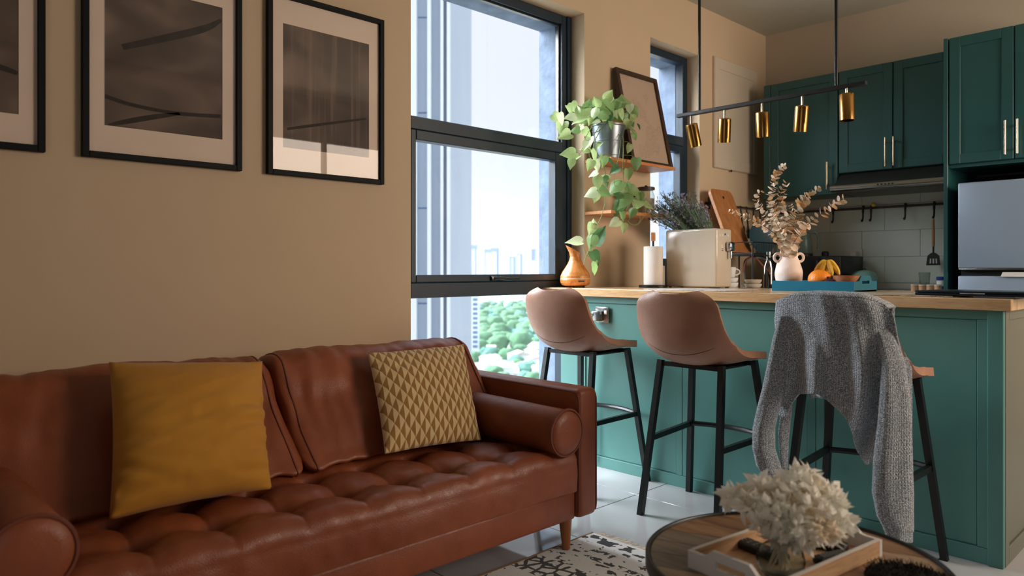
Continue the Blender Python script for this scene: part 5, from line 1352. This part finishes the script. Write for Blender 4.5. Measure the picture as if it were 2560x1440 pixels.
# wall rail with hanging utensils on the left wall
t = thing('utensil_rail', 'dark utensil rail on the window wall above the dish rack', 'rail', (.03, 5.05, 1.497))
b = nb(); cyl(b, (.03, 4.80, 1.497), (.03, 5.34, 1.497), .006, n=10); obj('bar', b, 'dark_wood', t, world=True)
for y in (4.84, 5.30):
    b = nb(); cyl(b, (-.009, y, 1.497), (.03, y, 1.497), .005, n=8); obj('bracket', b, 'dark_wood', t, world=True)
def utensil(y, L, kind, label, lean_=0):
    t = thing('cooking_utensil', label, 'utensil', (.04, y, 1.49), group='utensils on the window wall rail')
    b = nb(); tube(b, [(.03, y, 1.505), (.042, y, 1.503), (.044, y, 1.49), (.038, y, 1.48)], .002, 6); obj('hook', b, 'metal_black', t, world=True)
    b = nb(); cyl(b, (.038, y, 1.484), (.045, y+lean_, 1.484-L), .005, .006, n=8); obj('shaft', b, 'metal_black', t, world=True)
    b = nb(); ball(b, (.047, y+lean_*1.2, 1.484-L-.03), .03, sc=(.25, 1, 1.3)); obj('head', b, 'metal_black' if kind else 'dark_wood', t, world=True)
for y, L, k, lb, ln in ((4.90, .13, 1, 'short black utensil hanging nearest the chopping board', .02), (4.99, .15, 1, 'black ladle second from the chopping board on the rail', .01), (5.09, .12, 0, 'dark wooden spoon in the middle of the window wall rail', -.01), (5.19, .16, 1, 'black slotted spoon near the corner of the window wall', .01)): utensil(y, L, k, lb, ln)
t = thing('wall_hook', 'round white knob with black lever on the wall by the board', 'hook', (.0, 4.50, 1.50))
b = nb(); cyl(b, (-.009, 4.50, 1.50), (.03, 4.50, 1.50), .012, n=14); obj('post', b, 'metal_black', t, world=True)
b = nb(); ball(b, (.045, 4.52, 1.503), .020); obj('knob', b, 'plastic_white', t, sharp=0, world=True)
b = nb(); tube(b, [(.02, 4.495, 1.545), (.022, 4.495, 1.46)], [.005, .009], 8); obj('lever', b, 'metal_black', t, world=True)
# back wall rail with hooks and a spatula
RYW = KY-.04
t = thing('hook_rail', 'long dark wooden rail with black hooks on the tiled wall', 'rail', (.8, RYW, 1.47))
b = nb(); box(b, .10, 1.40, RYW-.008, RYW+.006, 1.462, 1.478, .002, 1); obj('bar', b, 'dark_wood', t, world=True)
for x in (.2, .9, 1.35):
    b = nb(); box(b, x-.01, x+.01, RYW+.0062, KY-.0127, 1.464, 1.476); obj('bracket', b, 'dark_wood', t, world=True)
def s_hook(x):
    b = nb(); tube(b, spline([(x, RYW+.002, 1.482), (x, RYW-.012, 1.48), (x, RYW-.014, 1.45), (x, RYW-.016, 1.40), (x, RYW-.03, 1.378), (x, RYW-.04, 1.385)], 5), [.008]*12+[.006]*14, 8); obj('hook', b, 'metal_black', t, sharp=0, world=True)
for x in (.537, .745, .799, 1.02, 1.196): s_hook(x)
sx, sy_ = 1.196, RYW-.030
t = thing('spatula', 'black slotted spatula with wooden handle hanging on the tiled wall', 'spatula', (sx, sy_, 1.37))
b = nb(); tube(b, [(sx, sy_, 1.370), (sx, sy_, 1.30), (sx, sy_, 1.19)], [.0065, .0085, .009], 10); obj('handle', b, 'board_wood', t, world=True)
b = nb(); cyl(b, (sx, sy_, 1.19), (sx, sy_, 1.14), .006, n=8); obj('neck', b, 'rubber_black', t, world=True)
b = nb()
for x0, x1 in ((-.042, -.024), (-.014, -.006), (.006, .014), (.024, .042)):
    prism(b, [(x0, 1.066), (x1, 1.066), (x1*.86, 1.12), (x0*.86, 1.12)], lambda x, z: V(sx+x, sy_-.003, z), lambda x, z: V(sx+x, sy_+.003, z))
prism(b, [(-.042, 1.0655), (.042, 1.0655), (.0415, 1.078), (-.0415, 1.078)], lambda x, z: V(sx+x, sy_-.0028, z), lambda x, z: V(sx+x, sy_+.0028, z))
prism(b, [(-.0375, 1.11), (.0375, 1.11), (.033, 1.13), (.012, 1.148), (-.012, 1.148), (-.033, 1.13)], lambda x, z: V(sx+x, sy_-.0028, z), lambda x, z: V(sx+x, sy_+.0028, z)); obj('blade', b, 'rubber_black', t, world=True)
# small fabric mitt-like yellow tag on a hook
b = nb(); ball(b, (.815, RYW-.018, 1.49), .016, sc=(1, .5, 1)); tag(obj('yellow_peg', b, 'banana_skin', loc=(.815, RYW-.018, 1.49)), 'small yellow peg clipped on the hook rail', 'peg')
# microwave, kettle on it
t = thing('microwave', 'black microwave on the back worktop behind the white vase', 'microwave', (.48, 5.12, .9005))
b = nb(); box(b, .215, .745, 4.965, 5.33, .912, 1.131, .008, 2); obj('body', b, 'metal_black', t, world=True)
b = nb(); box(b, .222, .60, 4.952, 4.9645, .918, 1.126, .004, 1); d = obj('door', b, 'inside_black', t, world=True)
b = nb(); box(b, .603, .738, 4.952, 4.9645, .918, 1.126, .004, 1); obj('control_panel', b, 'rubber_black', t, world=True)
b = nb(); cyl(b, (.585, 4.938, .94), (.585, 4.938, 1.10), .006, n=8); obj('handle', b, 'steel_dark', d, world=True)
for x, y in ((.25, 5.0), (.71, 5.0), (.25, 5.3), (.71, 5.3)):
    b = nb(); cyl(b, (x, y, .9005), (x, y, .9125), .012, n=8); obj('foot', b, 'rubber_black', t, world=True)
KX, KYY = .415, 5.10
t = thing('electric_kettle', 'grey-green electric kettle standing on the microwave', 'kettle', (KX, KYY, 1.1315))
b = nb(); lathe(b, [(.062, 0), (.066, .003), (.066, .018), (.060, .02)], 32); obj('base', b, 'rubber_black', t)
b = nb(); lathe(b, [(.064, .021), (.066, .024), (.056, .13), (.046, .165), (.03, .175), (.0, .177)], 32); obj('jug', b, 'kettle_green', t, sharp=40)
b = nb(); tube(b, spline([(.04, 0, .155), (.07, 0, .17), (.105, 0, .155), (.112, 0, .10), (.108, 0, .05)], 6), .010, 10); obj('handle', b, 'kettle_green', t, sharp=0)
b = nb(); prism(b, [(-.05, .13), (-.085, .155), (-.05, .165)], lambda x, z: V(x, -.014, z), lambda x, z: V(x, .014, z)); obj('spout', b, 'kettle_green', t)
b = nb(); ball(b, (0, 0, .182), .010); obj('knob', b, 'rubber_black', t)
b = nb(); lathe(b, [(.02, 0), (.024, .004), (.024, .026), (.018, .034), (0, .036)], 20); o = obj('black_pot_lid', b, 'rubber_black'); o.location = (.565, 5.12, 1.1315); tag(o, 'small round black lid standing on the microwave', 'lid')
# wall socket with plug
t = thing('wall_socket', 'white wall socket with plugged-in lead above the mint pot', 'socket', (.665, KY-.014, 1.15))
b = nb(); box(b, .60, .73, KY-.022, KY-.0127, 1.115, 1.185, .003, 1); obj('plate', b, 'plastic_white', t, world=True)
b = nb(); box(b, .655, .70, KY-.05, KY-.0222, 1.13, 1.165, .005, 1); obj('plug', b, 'plastic_white', t, world=True)
b = nb(); tube(b, spline([(.68, KY-.045, 1.13), (.684, KY-.035, 1.05), (.69, KY-.03, .96), (.70, KY-.05, .91)], 6), .003, 6); obj('lead', b, 'cord_white', t, sharp=0, world=True)
t = thing('mint_pot', 'mint green lidded pot behind the fruit tray', 'pot', (.845, 5.08, .9005))
b = nb(); lathe(b, [(.07, 0), (.078, .004), (.084, .08), (.087, .084)], 36); obj('body', b, 'mint_enamel', t, sharp=40)
b = nb(); lathe(b, [(.088, .0845), (.088, .09), (.06, .122), (.02, .132), (0, .133)], 36); l_ = obj('lid', b, 'mint_enamel', t, sharp=40)
b = nb(); lathe(b, [(.008, .132), (.013, .142), (.006, .148), (0, .149)], 14); obj('knob', b, 'steel', l_)
# spice pots and a blue-lidded jar next to the tall panel
for k in range(4):
    x = 1.185+.044*k
    t = thing('spice_pot', ('leftmost', 'second', 'third', 'rightmost')[k]+' small cream spice pot in the row by the fridge panel', 'spice pot', (x, 4.98, .9005), group='cream spice pots')
    b = nb(); lathe(b, [(.018, 0), (.02, .002), (.02, .032), (.018, .034)], 20); obj('pot', b, 'tan_card', t, sharp=40)
    b = nb(); lathe(b, [(.0205, .0345), (.0205, .043), (.018, .045), (0, .045)], 20); obj('lid', b, 'euca_cream', t, sharp=40)
t = thing('blue_lid_jar', 'white tub with blue lid and blue stripe by the fridge panel', 'jar', (1.305, 5.10, .9005))
b = nb(); lathe(b, [(.028, 0), (.030, .002), (.030, .068), (.026, .071)], 28); obj('body', b, 'white_gloss', t, sharp=40)
b = nb(); lathe(b, [(.0306, .012), (.0308, .014), (.0308, .032), (.0306, .034)], 28, cap0=False, cap1=False); obj('stripe', b, 'jar_blue', t, sharp=40)
b = nb(); lathe(b, [(.031, .0712), (.032, .073), (.032, .09), (.029, .093), (0, .093)], 28); obj('lid', b, 'jar_blue', t, sharp=40)
t = thing('clear_tumbler', 'clear plastic tumbler behind the spice pots', 'tumbler', (1.20, 5.12, .9005))
b = nb(); lathe(b, [(.024, 0), (.026, .002), (.034, .12), (.033, .12), (.025, .006), (0, .005)], 28, cap1=False); obj('cup', b, 'jar_glass', t, sharp=40)

# ------------------------------------------------------------------ outside: the city far below
random.seed(77)
GZ = -55.0
b = nb(); vs = [b.verts.new(p) for p in ((-4200, -2500, GZ), (-20, -2500, GZ), (-20, 4200, GZ), (-4200, 4200, GZ))]; b.faces.new(vs)
o = obj('city_ground', b, 'far_ground', sharp=0); o['kind'] = 'structure'
def cam_box(bm, d0, d1, x0, x1, z0, z1):
    """box whose front faces the window: depth d0..d1 along the view, photo columns x0..x1 at depth d0"""
    pts = []
    for d in (d0, d1):
        for z in (z0, z1):
            for x in (x0, x1):
                p = CAM + FW*d + RT*((x-1280)/FPX*d0); pts.append(V(p.x, p.y, z))
    v = [bm.verts.new(p) for p in pts]
    for q in ((0, 1, 3, 2), (4, 6, 7, 5), (0, 4, 5, 1), (2, 3, 7, 6), (0, 2, 6, 4), (1, 5, 7, 3)): bm.faces.new([v[i] for i in q])
    return bm
def zat(d, y): return CAM.z + (HOR-y)/FPX*d
# neighbouring tower with pale upright fins
ND = 16.0
t = thing('neighbour_tower', 'pale tower block with upright fins close outside the window', 'building', CAM+FW*ND+V(0, 0, GZ-1.04))
b = nb(); cam_box(b, ND, ND+9, 860, 1122, GZ, 60); obj('wall', b, 'facade_grey', t, world=True)
for x0, x1 in ((1020, 1041), (1068, 1077), (1101, 1108), (1117, 1124), (985, 994)):
    b = nb(); cam_box(b, ND-.25, ND+.0, x0, x1, GZ, 60); obj('fin', b, 'facade_pale', t, world=True)
for k in range(-4, 12):
    z = zat(ND, 522)+(k)*2.1
    b = nb(); cam_box(b, ND-.004, ND, 1041.5, 1067.5, z, z+.03); obj('panel_joint', b, 'facade_slate', t, world=True)
# far towers in the haze
def tower(label, x0, x1, ytop, d, bands, cap=True, base='facade_pale'):
    t = thing('tower_block', label, 'building', CAM+FW*d+RT*((x0+x1)/2-1280)/FPX*d+V(0, 0, GZ-1.04), group='far towers on the skyline')
    w = x1-x0; b = nb(); cam_box(b, d, d+w*d/FPX, x0, x1, GZ, zat(d, ytop)); obj('block', b, base, t, world=True)
    for a, c, m_ in bands:
        b = nb(); cam_box(b, d-1.5, d-.1, x0+a*w, x0+c*w, GZ, zat(d, ytop)-4); obj('window_band', b, m_, t, world=True)
    if cap:
        b = nb(); cam_box(b, d-2, d+w*d/FPX+2, x0-1, x1+1, zat(d, ytop)-7, zat(d, ytop)+1.5); obj('crown', b, 'facade_blue', t, world=True)
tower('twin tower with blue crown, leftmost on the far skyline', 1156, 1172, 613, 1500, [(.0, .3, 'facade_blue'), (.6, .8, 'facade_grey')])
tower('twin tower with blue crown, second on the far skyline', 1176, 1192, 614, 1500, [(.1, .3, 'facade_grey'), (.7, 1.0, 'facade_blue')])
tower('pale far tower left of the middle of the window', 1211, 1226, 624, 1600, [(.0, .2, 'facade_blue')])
tower('far tower with dark right side in the middle of the window', 1228, 1247, 621, 1600, [(.0, .2, 'facade_grey'), (.72, 1.0, 'facade_slate')])
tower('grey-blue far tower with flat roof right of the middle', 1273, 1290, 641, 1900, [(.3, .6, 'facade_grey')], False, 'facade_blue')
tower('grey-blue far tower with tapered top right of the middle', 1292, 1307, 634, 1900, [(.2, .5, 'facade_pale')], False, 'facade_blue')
tower('slim blue far tower standing on a wide block at the right', 1328, 1341, 621, 2150, [(.1, .6, 'facade_slate')], False, 'facade_blue')
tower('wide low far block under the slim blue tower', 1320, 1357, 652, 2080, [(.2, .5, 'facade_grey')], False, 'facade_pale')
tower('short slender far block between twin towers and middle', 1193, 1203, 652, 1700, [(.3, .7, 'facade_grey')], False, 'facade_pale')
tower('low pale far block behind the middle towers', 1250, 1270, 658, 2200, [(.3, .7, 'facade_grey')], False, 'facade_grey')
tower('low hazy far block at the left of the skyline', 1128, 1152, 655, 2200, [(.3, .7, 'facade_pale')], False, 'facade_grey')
# mid distance apartment tower
MD = 480
t = thing('apartment_tower', 'pale apartment tower with window columns below the window rail', 'building', CAM+FW*MD+RT*((1163-1280)/FPX*MD)+V(0, 0, GZ-1.04))
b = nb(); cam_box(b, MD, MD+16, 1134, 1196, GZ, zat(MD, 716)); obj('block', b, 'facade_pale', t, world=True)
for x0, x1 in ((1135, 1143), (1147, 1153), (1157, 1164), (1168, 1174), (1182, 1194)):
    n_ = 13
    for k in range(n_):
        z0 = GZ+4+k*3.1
        b = nb(); cam_box(b, MD-.15, MD-.01, x0, x1, z0, z0+1.9); obj('window', b, 'facade_slate' if x0 > 1180 else 'facade_blue', t, world=True)
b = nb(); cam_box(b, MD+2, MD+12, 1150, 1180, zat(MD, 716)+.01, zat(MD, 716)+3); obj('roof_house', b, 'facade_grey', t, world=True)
# trees and low houses
def crown_mesh(seed, mat):
    b = nb(); bmesh.ops.create_icosphere(b, subdivisions=3, radius=1)
    for v in b.verts:
        d = v.co.normalized(); v.co = d*(1+.28*nz(d, 2.2, seed)+.16*nz(d, 5.5, seed+2)); v.co.z *= .78
        v.co.z += .62
    me = bpy.data.meshes.new('tree'); b.to_mesh(me); b.free(); me.materials.append(MAT[mat]); me.shade_smooth(); return me
TREES = []
CM = [crown_mesh(1, 'tree_green'), crown_mesh(5, 'tree_blue_green'), crown_mesh(9, 'tree_green')]
n_tree = 0
def add_tree(px, py, s):
    global n_tree
    dpt = (CAM.z-GZ)*FPX/(py-HOR); p = CAM + FW*dpt + RT*((px-1280)/FPX*dpt)
    if any((p.x-q[0])**2+(p.y-q[1])**2 < ((s+q[2])*.98)**2 for q in TREES): return
    TREES.append((p.x, p.y, s))
    o = link('tree', random.choice(CM), None); o.location = (p.x, p.y, GZ-.5); k = s*random.uniform(.9, 1.05); o.scale = (k, k, k*random.uniform(.85, 1.15)); o.rotation_euler = (0, 0, random.uniform(0, 6.28))
    tag(o, 'round green tree crown in the park far below the window', 'tree', 'trees in the park below'); n_tree += 1
for k in range(60):
    if k < 36: px, py = random.uniform(1200, 1400), random.uniform(738, 768)
    else: px, py = random.uniform(1215, 1385), random.uniform(878, 945)
    dpt = (CAM.z-GZ)*FPX/(py-HOR); p = CAM + FW*dpt + RT*((px-1280)/FPX*dpt); s = random.uniform(.8, 1.3)*(1.5 if k < 36 else .75)
    if any((p.x-q[0])**2+(p.y-q[1])**2 < (8.8*s+q[2])**2 for q in TREES): continue
    TREES.append((p.x, p.y, 8.8*s))
    t = thing('low_house', 'small pale house with pitched roof among the distant trees', 'house', (p.x, p.y, GZ), random.uniform(0, 3), 'houses below the window')
    b = nb(); box(b, -7*s, 7*s, -5*s, 5*s, 0, 5*s); obj('walls', b, 'facade_pale', t)
    b = nb(); prism(b, [(-7.6*s, 5*s), (7.6*s, 5*s), (0, 7.4*s)], lambda x, z: V(x, -5.6*s, z), lambda x, z: V(x, 5.6*s, z)); obj('roof', b, 'roof_pale', t)
for k in range(1500):
    py = 762+118*random.random()**.8; px = random.uniform(1195+max(0, (py-850))*.2, 1420)
    if noise.noise(V(px*.02, py*.05, 3)) < -.35: continue
    add_tree(px, py, random.uniform(5, 8.5))
for k in range(400):
    py = random.uniform(885, 960); px = random.uniform(1120, 1400)
    if noise.noise(V(px*.018, py*.03, 9)) < -.02: continue
    add_tree(px, py, random.uniform(3.5, 6))
for k in range(24): add_tree(random.uniform(1128, 1200), random.uniform(842, 880), 5)

# damp air over the city
b = nb(); box(b, -4000, -26, -2400, 4100, GZ+.5, 260)
hz = obj('city_haze', b, 'facade_pale', sharp=0); hz['kind'] = 'stuff'; hz['label'] = 'pale humid haze hanging over the distant city'; hz['category'] = 'haze'
hm = bpy.data.materials.new('city_haze'); hm.use_nodes = True; hn = hm.node_tree; hn.nodes.clear()
ho = hn.nodes.new('ShaderNodeOutputMaterial'); hv = hn.nodes.new('ShaderNodeVolumeScatter'); hv.inputs['Color'].default_value = (.96, .98, 1, 1); hv.inputs['Density'].default_value = .00006; hv.inputs['Anisotropy'].default_value = .2
hn.links.new(hv.outputs[0], ho.inputs['Volume']); hz.data.materials[0] = hm
